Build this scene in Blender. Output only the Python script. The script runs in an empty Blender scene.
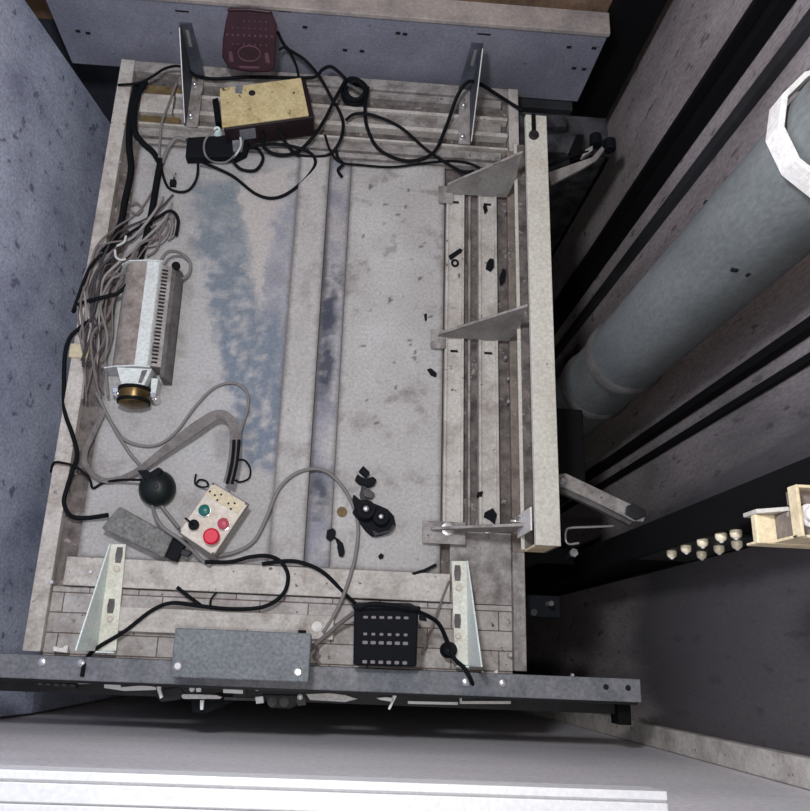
import bpy, bmesh, math, random
from mathutils import Vector, Matrix, noise
random.seed(7)
sc = bpy.context.scene
COL = sc.collection
V = Vector

# ------------------------------------------------------------------ camera
F_PX = 777.52; CX = 373.47; CY = 411.45; W, H = 810, 811
CAM = V((0, 0, 1.75))
a, b, c = 0.305049787, -0.0622401564, 0.0390036566
ROT = (Matrix.Rotation(c, 3, 'Z') @ Matrix.Rotation(b, 3, 'Y') @ Matrix.Rotation(a, 3, 'X'))
cd = bpy.data.cameras.new('camera'); cam = bpy.data.objects.new('camera', cd); COL.objects.link(cam)
cam.location = CAM; cam.rotation_euler = ROT.to_euler()
cd.sensor_fit = 'HORIZONTAL'; cd.sensor_width = 36; cd.lens = F_PX / W * 36
cd.shift_x = (405 - CX) / W; cd.shift_y = (CY - 405.5) / W
cd.clip_start = .02; sc.camera = cam

def P(px, py, z=None, x=None, y=None):
    """world point where the sight line of a photo pixel meets a real plane"""
    d = ROT @ V(((px - CX) / F_PX, -(py - CY) / F_PX, -1))
    if z is not None: t = (z - CAM.z) / d.z
    elif x is not None: t = (x - CAM.x) / d.x
    else: t = (y - CAM.y) / d.y
    return CAM + d * t

# ------------------------------------------------------------------ materials
def mat(name, col, rough=.6, metal=0., col2=None, scale=9., lo=.42, hi=.62, speck=None, speck_scale=60., speck_t=.66,
        bump=0., stretch=(1, 1, 1), spec=.3, attr=False, fine=.10):
    m = bpy.data.materials.new(name); m.use_nodes = True
    nt = m.node_tree; N = nt.nodes; L = nt.links
    bs = N['Principled BSDF']; bs.inputs['Roughness'].default_value = rough; bs.inputs['Metallic'].default_value = metal
    bs.inputs['Specular IOR Level'].default_value = spec
    tc = N.new('ShaderNodeTexCoord'); mp = N.new('ShaderNodeMapping'); L.new(tc.outputs['Object'], mp.inputs[0])
    mp.inputs['Scale'].default_value = stretch
    def noise_n(s, d=6):
        n = N.new('ShaderNodeTexNoise'); n.inputs['Scale'].default_value = s; n.inputs['Detail'].default_value = d
        n.inputs['Roughness'].default_value = .62
        L.new(mp.outputs[0], n.inputs['Vector']); return n
    def ramp(n, lo, hi):
        r = N.new('ShaderNodeMapRange'); r.inputs[1].default_value = lo; r.inputs[2].default_value = hi
        L.new(n.outputs[0], r.inputs[0]); return r
    def mix(f, A, B, kind='MIX'):
        x = N.new('ShaderNodeMix'); x.data_type = 'RGBA'; x.blend_type = kind
        if isinstance(f, float): x.inputs[0].default_value = f
        else: L.new(f, x.inputs[0])
        for k, q in ((6, A), (7, B)):
            if isinstance(q, tuple): x.inputs[k].default_value = (*q, 1)
            else: L.new(q, x.inputs[k])
        return x.outputs[2]
    out = col
    if attr:
        at = N.new('ShaderNodeAttribute'); at.attribute_name = 'Col'; out = at.outputs['Color']
    if col2: out = mix(ramp(noise_n(scale), lo, hi).outputs[0], out, col2)
    if speck: out = mix(ramp(noise_n(speck_scale, 3), speck_t, speck_t + .05).outputs[0], out, speck)
    if fine:
        g = ramp(noise_n(140, 3), .3, .7); g.inputs[3].default_value = 1 - fine * 2.2; g.inputs[4].default_value = 1 + fine
        cmb = N.new('ShaderNodeCombineColor')
        for k in range(3): L.new(g.outputs[0], cmb.inputs[k])
        out = mix(1.0, out, cmb.outputs[0], 'MULTIPLY')
    if isinstance(out, tuple): bs.inputs['Base Color'].default_value = (*out, 1)
    else: L.new(out, bs.inputs['Base Color'])
    if bump:
        bp = N.new('ShaderNodeBump'); bp.inputs['Strength'].default_value = bump; bp.inputs['Distance'].default_value = .004
        L.new(noise_n(scale * 4).outputs[0], bp.inputs['Height']); L.new(bp.outputs[0], bs.inputs['Normal'])
    return m

M = dict(
    wall_l=mat('blue_grey_plaster', (.56, .61, .76), .9, col2=(.24, .265, .39), scale=3.0, lo=.38, hi=.68, speck=(.20, .21, .31), speck_scale=24, speck_t=.63, bump=.6, fine=.16),
    wall_r=None,
    wall_f=mat('grey_fascia_paint', (.80, .78, .80), .75, col2=(.70, .68, .71), scale=3, bump=.15, stretch=(.6, 1, 1.6)),
    wall_b=mat('brown_block', (.30, .19, .13), .9, col2=(.15, .10, .07), scale=8),
    pit=mat('dark_pit_floor', (.03, .03, .035), .9),
    blue_panel=mat('blue_grey_panel', (.26, .265, .325), .7, col2=(.185, .19, .24), scale=3.5, speck=(.1, .1, .13), speck_scale=26, speck_t=.7, bump=.1),
    ledge=mat('cream_ledge', (.42, .37, .34), .7, col2=(.28, .25, .24), scale=8),
    black=mat('black_painted_steel', (.006, .006, .007), .7, spec=.1, fine=.05),
    charcoal=mat('charcoal_steel', (.028, .030, .034), .55, col2=(.018, .018, .02), scale=8),
    cast=mat('grey_strip', (.12, .115, .115), .7, col2=(.07, .065, .065), scale=12),
    pipe=mat('grey_green_pipe', (.19, .205, .207), .5, col2=(.13, .145, .15), scale=4, speck=(.02, .025, .03), speck_scale=26, speck_t=.74, stretch=(1, 1, .5)),
    white=mat('white_paint', (.78, .76, .74), .5, col2=(.62, .58, .53), scale=6, lo=.5, hi=.75),
    cream=mat('dusty_cream_steel', (.56, .53, .49), .6, col2=(.32, .28, .25), scale=17, lo=.44, hi=.72, speck=(.12, .09, .075), speck_scale=60, speck_t=.66),
    cream_b=mat('clean_cream_beam', (.62, .60, .53), .55, col2=(.50, .46, .39), scale=9, lo=.5, hi=.8, speck=(.16, .11, .08), speck_scale=55, speck_t=.72),
    plate=mat('galvanised_roof_sheet', (.45, .43, .42), .6, attr=True, speck=(.20, .18, .17), speck_scale=75, speck_t=.69, bump=.08),
    dusty=mat('dusty_grey_steel', (.37, .345, .33), .75, col2=(.18, .16, .15), scale=26, lo=.4, hi=.66, speck=(.07, .06, .05), speck_scale=60, speck_t=.66),
    grime=mat('brown_grime', (.19, .165, .155), .9, col2=(.075, .065, .062), scale=30, lo=.4, hi=.65, speck=(.32, .28, .26), speck_scale=45, speck_t=.62, bump=.5),
    rust=mat('rusty_steel', (.26, .215, .185), .8, col2=(.13, .105, .092), scale=24, lo=.4, hi=.7, speck=(.4, .36, .33), speck_scale=50, speck_t=.66),
    ochre=mat('ochre_board', (.21, .15, .07), .85, col2=(.12, .085, .04), scale=20),
    gusset=mat('grey_gusset', (.36, .345, .33), .6, col2=(.26, .24, .23), scale=14, speck=(.1, .08, .07), speck_scale=60, speck_t=.7),
    header=mat('slate_header', (.21, .215, .23), .55, col2=(.13, .14, .16), scale=10, fine=.16),
    control=mat('slate_box', (.18, .20, .215), .5, col2=(.145, .16, .175), scale=12, fine=.18),
    zinc=mat('bright_zinc', (.62, .62, .64), .35, .75, fine=.04),
    mint=mat('mint_bracket', (.74, .93, .90), .4, col2=(.88, .92, .90), scale=14, spec=.5),
    pale=mat('pale_bracket', (.76, .76, .68), .5, col2=(.66, .65, .56), scale=12),
    slate=mat('dark_bracket', (.06, .066, .085), .5, col2=(.10, .11, .14), scale=14),
    yellow=mat('stained_cream_lid', (.62, .52, .29), .65, col2=(.44, .34, .16), scale=22, lo=.42, hi=.7, speck=(.06, .05, .03), speck_scale=48, speck_t=.66),
    maroon_d=mat('dark_maroon_case', (.016, .007, .010), .5),
    maroon=mat('maroon_plastic', (.040, .012, .020), .42, col2=(.024, .008, .012), scale=9),
    maroon_l=mat('maroon_raised', (.11, .05, .065), .4),
    rubber=mat('black_plastic', (.007, .008, .011), .7, spec=.12, fine=.06),
    bell=mat('black_enamel', (.006, .010, .010), .4, spec=.3, fine=0),
    rubber_b=mat('black_cable_sheath', (.006, .007, .009), .7, spec=.1, fine=0),
    cord=mat('grey_cord_sheath', (.20, .19, .185), .6, fine=0),
    brownwire=mat('dusty_brown_wire', (.17, .145, .145), .85, fine=0),
    wire_d=mat('dark_dusty_wire', (.055, .05, .055), .8, fine=0),
    wire_p=mat('pale_dusty_wire', (.30, .275, .27), .8, fine=0),
    whitewire=mat('white_wire', (.55, .56, .55), .5, fine=0),
    ribbon=mat('grey_ribbon', (.20, .185, .18), .7, col2=(.14, .125, .12), scale=30, stretch=(1, 1, 1)),
    hole=mat('pale_perforation', (.22, .21, .22), .7, fine=0),
    dark=mat('dark_opening', (.010, .010, .012), .8, fine=0),
    ivory=mat('ivory_plastic', (.66, .60, .53), .5, col2=(.58, .50, .40), scale=16, lo=.5, hi=.75),
    ivory_y=mat('yellowed_plastic', (.60, .52, .36), .5),
    green=mat('green_button', (.01, .12, .10), .3, fine=0),
    red=mat('red_button', (.62, .004, .035), .4, fine=0),
    redd=mat('dull_red_button', (.42, .06, .09), .35, fine=0),
    chrome=mat('chrome_ring', (.7, .7, .7), .2, .9, fine=0),
    greylid=mat('grey_lid', (.21, .21, .205), .8, col2=(.17, .168, .16), scale=40, fine=.2),
    brass=mat('brass_motor', (.20, .13, .05), .35, .8, col2=(.06, .045, .025), scale=12),
    gold=mat('yellow_zinc_nut', (.95, .86, .64), .3, .1, fine=0),
    steel_w=mat('pale_plated_steel', (.80, .80, .80), .4, .1, fine=.04),
    cleat=mat('cream_cleat', (.80, .68, .46), .55, col2=(.58, .44, .27), scale=18, lo=.48, hi=.75),
    fan_w=mat('white_fan_steel', (.66, .70, .69), .45, col2=(.50, .52, .50), scale=16, lo=.5, hi=.8),
    fan_d=mat('dust_caked_steel', (.38, .34, .31), .8, col2=(.15, .12, .105), scale=24, lo=.35, hi=.7, speck=(.08, .06, .05), speck_scale=40, speck_t=.66),
    fan_s=mat('grey_fan_side', (.16, .155, .155), .6, col2=(.10, .09, .09), scale=30),
    alu=mat('aluminium_sill', (.72, .72, .73), .5, .1, col2=(.66, .67, .70), scale=5, fine=.05),
    alu_d=mat('sill_groove', (.70, .70, .72), .6, fine=.05),
    oily=mat('oily_dark_steel', (.075, .078, .085), .6, col2=(.02, .02, .024), scale=14, lo=.42, hi=.6, speck=(.16, .16, .165), speck_scale=40, speck_t=.66),
    tile=None,
    recess=mat('recess_shade_tone', (.05, .055, .08), .9),  # dark tone paints the shade under the rear header
)
# front tray: grubby blocks with joints
def tile_mat():
    m = mat('grubby_blocks', (.50, .475, .46), .8, col2=(.29, .26, .245), scale=22, lo=.42, hi=.75, speck=(.06, .045, .04), speck_scale=55, speck_t=.66)
    nt = m.node_tree; N = nt.nodes; L = nt.links; bs = N['Principled BSDF']
    src = bs.inputs['Base Color'].links[0].from_socket
    tc = N.new('ShaderNodeTexCoord'); br = N.new('ShaderNodeTexBrick'); L.new(tc.outputs['Object'], br.inputs['Vector'])
    br.inputs['Scale'].default_value = 1; br.inputs['Brick Width'].default_value = .105; br.inputs['Row Height'].default_value = .042
    br.inputs['Mortar Size'].default_value = .0014; br.inputs['Color1'].default_value = (1, 1, 1, 1); br.inputs['Color2'].default_value = (.86, .84, .82, 1)
    br.inputs['Mortar'].default_value = (.30, .24, .21, 1)
    x = N.new('ShaderNodeMix'); x.data_type = 'RGBA'; x.blend_type = 'MULTIPLY'; x.inputs[0].default_value = 1
    L.new(src, x.inputs[6]); L.new(br.outputs['Color'], x.inputs[7]); L.new(x.outputs[2], bs.inputs['Base Color'])
    return m
M['tile'] = tile_mat()
# right wall: pinkish streaked bare concrete, shade towards the landing painted into its colour
def front_shade_mat():
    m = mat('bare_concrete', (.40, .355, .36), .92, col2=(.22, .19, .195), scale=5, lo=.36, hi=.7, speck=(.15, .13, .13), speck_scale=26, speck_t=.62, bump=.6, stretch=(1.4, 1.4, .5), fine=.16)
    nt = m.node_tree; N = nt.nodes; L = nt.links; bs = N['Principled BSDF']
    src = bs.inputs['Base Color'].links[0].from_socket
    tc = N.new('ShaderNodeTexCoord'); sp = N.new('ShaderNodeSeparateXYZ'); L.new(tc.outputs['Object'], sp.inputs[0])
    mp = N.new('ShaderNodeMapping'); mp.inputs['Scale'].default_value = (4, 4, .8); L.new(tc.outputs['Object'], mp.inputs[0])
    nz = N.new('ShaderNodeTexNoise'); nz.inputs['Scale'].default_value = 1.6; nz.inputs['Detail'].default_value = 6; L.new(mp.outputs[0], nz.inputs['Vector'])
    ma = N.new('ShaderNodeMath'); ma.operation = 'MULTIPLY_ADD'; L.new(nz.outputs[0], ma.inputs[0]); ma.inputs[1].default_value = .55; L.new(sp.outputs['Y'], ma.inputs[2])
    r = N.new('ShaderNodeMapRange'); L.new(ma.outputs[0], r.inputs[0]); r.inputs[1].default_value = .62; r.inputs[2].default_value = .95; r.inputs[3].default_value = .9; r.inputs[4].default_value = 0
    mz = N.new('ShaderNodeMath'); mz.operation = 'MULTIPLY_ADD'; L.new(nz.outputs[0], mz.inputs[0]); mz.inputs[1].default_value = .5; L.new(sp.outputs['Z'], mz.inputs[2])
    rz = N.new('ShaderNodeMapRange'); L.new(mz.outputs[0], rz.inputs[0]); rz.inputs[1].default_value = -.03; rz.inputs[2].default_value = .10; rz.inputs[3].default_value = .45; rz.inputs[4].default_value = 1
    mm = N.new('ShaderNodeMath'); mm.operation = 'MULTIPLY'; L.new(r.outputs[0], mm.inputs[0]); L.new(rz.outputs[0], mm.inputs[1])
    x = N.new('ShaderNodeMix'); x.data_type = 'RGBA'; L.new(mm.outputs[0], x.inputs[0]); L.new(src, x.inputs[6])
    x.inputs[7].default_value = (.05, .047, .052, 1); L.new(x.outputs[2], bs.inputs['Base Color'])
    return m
M['wall_r'] = front_shade_mat()

# ------------------------------------------------------------------ mesh helpers
class MB:
    def __init__(s): s.bm = bmesh.new()
    def hull(s, lo, hi):
        """solid between two rings of the same length"""
        n = len(lo); A = [s.bm.verts.new(p) for p in lo]; B = [s.bm.verts.new(p) for p in hi]
        fs = [s.bm.faces.new(A[::-1]), s.bm.faces.new(B)]
        for i in range(n): fs.append(s.bm.faces.new((A[i], A[(i + 1) % n], B[(i + 1) % n], B[i])))
        bmesh.ops.recalc_face_normals(s.bm, faces=fs); return s
    def box(s, x0, x1, y0, y1, z0, z1):
        q = [(x0, y0), (x1, y0), (x1, y1), (x0, y1)]
        return s.hull([(x, y, z0) for x, y in q], [(x, y, z1) for x, y in q])
    def prism(s, pts, z0, z1): return s.hull([(p[0], p[1], z0) for p in pts], [(p[0], p[1], z1) for p in pts])
    def pxprism(s, pts, z1, z0): return s.prism([P(*p, z=z1) for p in pts], z0, z1)
    def slab(s, pts, off):
        pts = [V(p) for p in pts]; return s.hull(pts, [p + V(off) for p in pts])
    def cyl(s, p0, p1, r0, r1=None, n=20):
        p0, p1 = V(p0), V(p1); r1 = r0 if r1 is None else r1
        d = (p1 - p0).normalized(); u = d.orthogonal().normalized(); w = d.cross(u)
        ring = lambda p, r: [p + (u * math.cos(2 * math.pi * k / n) + w * math.sin(2 * math.pi * k / n)) * r for k in range(n)]
        return s.hull(ring(p0, r0), ring(p1, r1))
    def lathe(s, cen, prof, n=28, axis=(0, 0, 1)):
        cen = V(cen); d = V(axis).normalized(); u = d.orthogonal().normalized(); w = d.cross(u)
        rings = [[s.bm.verts.new(cen + d * z + (u * math.cos(2 * math.pi * k / n) + w * math.sin(2 * math.pi * k / n)) * r) for k in range(n)] for r, z in prof]
        fs = []
        for A, B in zip(rings, rings[1:]):
            for i in range(n): fs.append(s.bm.faces.new((A[i], A[(i + 1) % n], B[(i + 1) % n], B[i])))
        fs += [s.bm.faces.new(rings[0][::-1]), s.bm.faces.new(rings[-1])]
        bmesh.ops.recalc_face_normals(s.bm, faces=fs); return s
    def tube(s, pts, r, n=8, steps=7, closed=False):
        pts = smooth([V(p) for p in pts], steps, closed); rings = []; u = None; m = len(pts)
        for i, p in enumerate(pts):
            t = (pts[(i + 1) % m] - pts[i - 1]) if closed else (pts[min(i + 1, m - 1)] - pts[max(i - 1, 0)])
            t.normalize()
            u = t.orthogonal().normalized() if u is None else (u - t * u.dot(t)).normalized()
            w = t.cross(u)
            rings.append([s.bm.verts.new(p + (u * math.cos(2 * math.pi * k / n) + w * math.sin(2 * math.pi * k / n)) * r) for k in range(n)])
        fs = []
        pairs = list(zip(rings, rings[1:])) + ([(rings[-1], rings[0])] if closed else [])
        for A, B in pairs:
            for i in range(n): fs.append(s.bm.faces.new((A[i], A[(i + 1) % n], B[(i + 1) % n], B[i])))
        if not closed: fs += [s.bm.faces.new(rings[0][::-1]), s.bm.faces.new(rings[-1])]
        bmesh.ops.recalc_face_normals(s.bm, faces=fs)
        for f in fs: f.smooth = True
        return s
    def strip(s, pts, wdirs, th):
        """flat band along pts; wdirs are half-width vectors"""
        pts = [V(p) for p in pts]; R = []
        for p, w in zip(pts, wdirs):
            w = V(w); R.append([s.bm.verts.new(p + w), s.bm.verts.new(p - w), s.bm.verts.new(p - w - V((0, 0, th))), s.bm.verts.new(p + w - V((0, 0, th)))])
        fs = [s.bm.faces.new(R[0]), s.bm.faces.new(R[-1][::-1])]
        for A, B in zip(R, R[1:]):
            for i in range(4): fs.append(s.bm.faces.new((A[i], A[(i + 1) % 4], B[(i + 1) % 4], B[i])))
        bmesh.ops.recalc_face_normals(s.bm, faces=fs); return s
    def out(s, name, m, parent=None, bev=0., smooth_a=False):
        me = bpy.data.meshes.new(name)
        if smooth_a:
            for f in s.bm.faces: f.smooth = True
        s.bm.to_mesh(me); s.bm.free(); me.materials.append(m)
        o = bpy.data.objects.new(name, me); COL.objects.link(o)
        if parent:
            o.parent = parent
            off = parent.location.copy(); q = parent.parent
            while q: off += q.location; q = q.parent
            me.transform(Matrix.Translation(-off))
        if smooth_a: me.set_sharp_from_angle(angle=.7)
        if bev:
            k = o.modifiers.new('bevel', 'BEVEL'); k.width = bev; k.segments = 2; k.limit_method = 'ANGLE'
        return o

def smooth(p, steps, closed=False):
    out = []; n = len(p)
    for i in range(n if closed else n - 1):
        if closed: a, b, c, d = p[i - 1], p[i], p[(i + 1) % n], p[(i + 2) % n]
        else: a, b, c, d = p[max(i - 1, 0)], p[i], p[i + 1], p[min(i + 2, n - 1)]
        for k in range(steps):
            t = k / steps
            out.append(.5 * ((2 * b) + (c - a) * t + (2 * a - 5 * b + 4 * c - d) * t * t + (3 * b - a - 3 * c + d) * t ** 3))
    if not closed: out.append(p[-1].copy())
    return out

def tag(o, label, cat, group=None):
    o['label'] = label; o['category'] = cat; o['kind'] = 'thing'
    if group: o['group'] = group
    return o
def thing(name, label, cat, loc, group=None):
    o = bpy.data.objects.new(name, None); COL.objects.link(o); o.location = loc; o.empty_display_size = .05
    return tag(o, label, cat, group)
def struct(o, label=None):
    o['kind'] = 'structure'
    if label: o['label'] = label
    return o

# ------------------------------------------------------------------ setting
zb, zt = -2.2, 3.4
prof = [(-.725, zb), (-.725, -.40), (-1.005, 1.0), (-1.005, zt)]
m = MB(); lo = [(x, -.165, z) for x, z in prof] + [(-1.2, -.165, zt), (-1.2, -.165, zb)]
m.hull(lo, [(x, 1.535, z) for x, _, z in lo]); struct(m.out('wall_left', M['wall_l']), 'blue-grey plastered shaft wall leaning outward')
struct(MB().box(.8, .95, -.165, 1.9, zb, zt).out('wall_right', M['wall_r']), 'bare concrete shaft wall behind rails and pipe, front shade painted in')
struct(MB().box(-1.2, .8, 1.66, 1.9, zb, -.04).out('wall_back_lower', M['recess']), 'recess wall under the rear header, painted dark for shade')
struct(MB().box(-1.2, .8, 1.66, 1.9, -.04, zt).out('wall_back', M['wall_b']), 'brown wall behind the rear ledge')
struct(MB().box(-1.0, .8, -.4, -.172, zb, .715).out('wall_front', M['wall_f']), 'grey fascia below the landing sill')
struct(MB().box(.46, .95, -.4, -.172, .715, zt).box(-1.2, -.66, -.4, -.172, .715, zt).out('wall_front_jamb', M['wall_f']), 'door jambs above the landing')
struct(MB().box(-1.3, 1.1, -.4, 2.0, zb - .1, zb).out('floor', M['pit']), 'dark pit floor')
struct(MB().box(-1.3, 1.2, -2.4, -.4, .60, .74).out('floor_landing', M['wall_f']))
# cream corner strip between right wall and fascia
struct(MB().box(.775, .799, -.171, -.124, zb, .70).out('trim_1', M['cream'], bev=.003), 'cream vertical strip in the front corner')
# grooved aluminium door sill
struct(MB().box(-.66, .42, -.40, -.14, .70, .7435).out('trim_3', M['alu_d']), 'grey base of the landing sill')
m = MB(); m.box(-.66, .42, -.148, -.138, .728, .75)
y = -.151
for k in range(10): m.box(-.66, .42, y - .0205, y, .7437, .75); y -= .0225
struct(m.out('trim_2', M['alu'], bev=.001), 'bright grooved aluminium landing sill')

# ------------------------------------------------------------------ rear door header
rear = thing('rear_door_header', 'blue-grey painted header panel with a cream top ledge along the rear of the shaft', 'door header', (0, 1.55, -.055))
MB().box(-.78, .635, 1.53, 1.59, -.055, .192).out('face_panel', M['blue_panel'], rear, bev=.002)
MB().box(-.85, .637, 1.525, 1.592, .192, .205).out('top_ledge', M['ledge'], rear, bev=.002)
MB().box(.455, .62, 1.50, 1.53, -.12, -.055).out('end_block', M['charcoal'], rear, bev=.002)
for px, py in ((345, 50), (362, 51), (569, 47), (594, 48), (574, 68), (584, 69), (305, 27), (398, 33), (405, 34), (50, 48), (78, 31), (88, 33), (45, 25)):
    q = P(px, py, y=1.53); 
    if q.x > -.77: MB().box(q.x - .006, q.x + .006, 1.5285, 1.532, q.z - .004, q.z + .004).out('fixing_hole', M['dark'], rear)
for px, py in ((182, 11), (484, 34), (285, 11)):
    q = P(px, py, y=1.53); MB().box(q.x - .017, q.x + .017, 1.5285, 1.532, q.z - .002, q.z + .002).out('slot', M['dark'], rear)

# ------------------------------------------------------------------ shaft steelwork on the right
tag(MB().box(.655, .772, 1.6, 1.655, zb, zt).out('steel_column', M['black'], bev=.004), 'broad black steel column in the rear corner of the shaft', 'column')
t = math.tan; rad = math.radians
tag(MB().box(.768, .799, 1.177, t(rad(58.43)) * .768, zb, zt).box(.74, .768, 1.20, 1.212, zb, zt).out('guide_rail', M['black'], bev=.002),
    'widest black guide rail, on the concrete wall between the corner column and the pipe', 'guide rail')
tag(MB().box(.78, .799, 1.079, t(rad(54.8)) * .78, zb, zt).out('steel_strip', M['charcoal'], bev=.002),
    'charcoal flat strip on the wall beside the large grey pipe', 'steel strip')
tag(MB().box(.775, .799, .552, .571, zb, zt).out('guide_rail', M['black'], bev=.002),
    'narrow black guide rail on the wall just below the grey pipe', 'guide rail')
tag(MB().box(.785, .799, .503, .518, zb, zt).out('steel_strip', M['black'], bev=.002),
    'thin black strip on the wall between the pipe and the bolted rail', 'steel strip')

er = thing('bolted_rail', 'broad black guide rail with a joint of eight shiny bolts', 'guide rail', (.73, .26, zb))
MB().box(.66, .672, .228, .292, zb, zt).box(.79, .799, .228, .30, zb, zt).box(.672, .79, .238, .25, zb, zt).out('rail_profile', M['black'], er, bev=.002)
lo_z = P(660, 562, y=.222).z; hi_z = P(748, 545, y=.222).z
MB().box(.672, .79, .229, .238, lo_z - .03, hi_z + .03).out('fishplate', M['charcoal'], er, bev=.002)
for px, py in ((672, 558), (686.5, 553), (703, 547), (702, 559), (721.5, 541.5), (719.5, 553.5), (736.5, 538.5), (737.5, 549)):
    q = P(px, py, y=.215)
    bo = MB().lathe((q.x, .229, q.z), [(.0095, 0), (.0098, -.006), (.0085, -.011), (.005, -.014)], 16, (0, 1, 0)).out('nut', M['gold'], er, smooth_a=True)
    MB().lathe((q.x, .2152, q.z), [(.0035, 0), (.0035, -.002), (.002, -.003)], 10, (0, 1, 0)).out('bolt_end', M['steel_w'], bo, smooth_a=True)

# cream cleat on the bolted rail
z1 = .75
cl = thing('rail_bracket', 'cream rust-spotted steel bracket with a washer, fixed beside the bolted black rail', 'bracket', (.62, .21, z1 - .03))
x0, x1, y0, y1 = .566, .672, .165, .204
MB().box(x0, x1, y0, y1, z1 - .012, z1).box(x0, x1, y0, y0 + .004, z1 - .03, z1 - .012).out('base_flange', M['cleat'], cl, bev=.002)
MB().slab([(x0, y1, z1 - .03), (x1, y1, z1 - .03), (x1, y1, z1 + .03), (x0 + .03, y1, z1 + .03), (x0, y1, z1 + .004)], (0, .006, 0)).out('back_flange', M['cream'], cl, bev=.001)
MB().box(.63, .672, y1 + .006, .2275, z1 - .03, z1 + .02).out('stem', M['black'], cl)
z2 = z1 + .05
MB().box(.592, .672, .170, .203, z1, z2).out('clip_block', M['rust'], cl, bev=.002)
MB().box(.588, .592, .166, .232, z2 - .006, z2 + .014).box(.592, .672, .228, .232, z2 - .006, z2 + .014).box(.588, .672, .166, .170, z1, z2 + .004).out('clip_rim', M['cleat'], cl, bev=.001)
MB().box(.592, .672, .2105, .2275, z2 - .016, z2 - .002).out('clip_back', M['rust'], cl)
q = P(808, 516, z=z2)
MB().lathe((q.x, q.y, z2), [(.015, 0), (.015, .005), (.010, .006), (.010, .014), (.006, .018)], 20).out('washer', M['white'], cl, smooth_a=True)

# hydraulic pipe
pc = V((.655, .683)); pr = .0858
pp = thing('hydraulic_pipe', 'large grey-green cylindrical pipe rising along the concrete wall', 'pipe', (pc.x, pc.y, zb))
MB().lathe((pc.x, pc.y, zb), [(pr, 0), (pr, zt - zb)], 48).out('cylinder', M['pipe'], pp, smooth_a=True)
zc = P(603, 377, x=pc.x - .055).z
for dz, rr in ((0, .0925), (-.20, .0925)):
    MB().lathe((pc.x, pc.y, zc + dz), [(pr, -.012), (rr, -.008), (rr, .012), (pr, .022)], 48).out('collar', M['cast'], pp, smooth_a=True)
m = MB()
for px, py in ((744, 248), (745, 250), (735, 225), (748, 274)):
    q = P(px, py, x=pc.x - .02)
    d = V((q.x - pc.x, q.y - pc.y)).normalized(); d = V((-.72, -.69)) if d.length == 0 else d
    m.box(pc.x + d.x * pr - .0025, pc.x + d.x * pr + .0025, pc.y + d.y * pr - .0025, pc.y + d.y * pr + .0025, q.z - .004, q.z + .004)
m.out('paint_chip', M['dark'], pp)
zk = .90
n = 12; rk = .103
ring = lambda r, z: [(pc.x + r * math.cos(2 * math.pi * k / n + .04), pc.y + r * math.sin(2 * math.pi * k / n + .04), z) for k in range(n)]
m = MB(); bm = m.bm
R = [[bm.verts.new(p) for p in q] for q in (ring(rk, zk), ring(rk, zk + .033), ring(rk - .008, zk + .033), ring(rk - .008, zk))]
for i in range(4):
    A_, B_ = R[i], R[(i + 1) % 4]
    for k in range(n): bm.faces.new((A_[k], A_[(k + 1) % n], B_[(k + 1) % n], B_[k]))
bmesh.ops.recalc_face_normals(bm, faces=bm.faces[:])
ck = thing('pipe_clamp', 'white faceted clamp ring around the large grey pipe', 'clamp', (pc.x, pc.y, zk))
m.out('ring', M['white'], ck, bev=.001)
MB().box(.735, .80, pc.y - .02, pc.y + .02, zk + .006, zk + .028).out('wall_lug', M['white'], ck, bev=.002)

# ------------------------------------------------------------------ the lift car roof
car = thing('lift_car', 'grey dusty sheet-metal lift car roof with ribs, seen from above', 'lift car', (-.09, .74, zb))
MB().box(-.60, .425, .0, 1.485, zb, -.022).out('car_body', M['grime'], car)
def inpoly(x, y, poly):
    r = False; n = len(poly); j = n - 1
    for i in range(n):
        xi, yi = poly[i]; xj, yj = poly[j]
        if (yi > y) != (yj > y) and x < (xj - xi) * (y - yi) / (yj - yi) + xi: r = not r
        j = i
    return r
def wp(pts): return [tuple(P(*p, z=0)[:2]) for p in pts]
blue1 = wp([(188, 182), (238, 178), (250, 260), (262, 320), (280, 300), (290, 380), (278, 470), (248, 475), (240, 440), (228, 380), (208, 300)])
blue2 = wp([(272, 215), (298, 190), (292, 300), (284, 400), (262, 330)])
clean = wp([(240, 178), (292, 165), (284, 200), (258, 315), (250, 270)])
blot = [wp(q) for q in ([(320, 298), (332, 292), (338, 318), (333, 335), (320, 338)], [(321, 345), (330, 340), (334, 365), (328, 395), (318, 390)],
                        [(332, 275), (342, 272), (344, 284), (335, 285)], [(318, 240), (324, 235), (325, 300), (319, 300)], [(311, 470), (330, 480), (326, 510), (310, 510)])]
specks = [(385, 205), (405, 207), (398, 215), (424, 243), (421, 247), (363, 236), (412, 345), (416, 352), (410, 340), (414, 358), (395, 363), (363, 345), (430, 316), (390, 300), (366, 400), (377, 422), (408, 190), (370, 186), (420, 280), (395, 388)]
specks = [(P(*p, z=0), random.uniform(.003, .007)) for p in specks]
def lerp(A, B, f): return tuple(x + (y - x) * f for x, y in zip(A, B))
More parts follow.
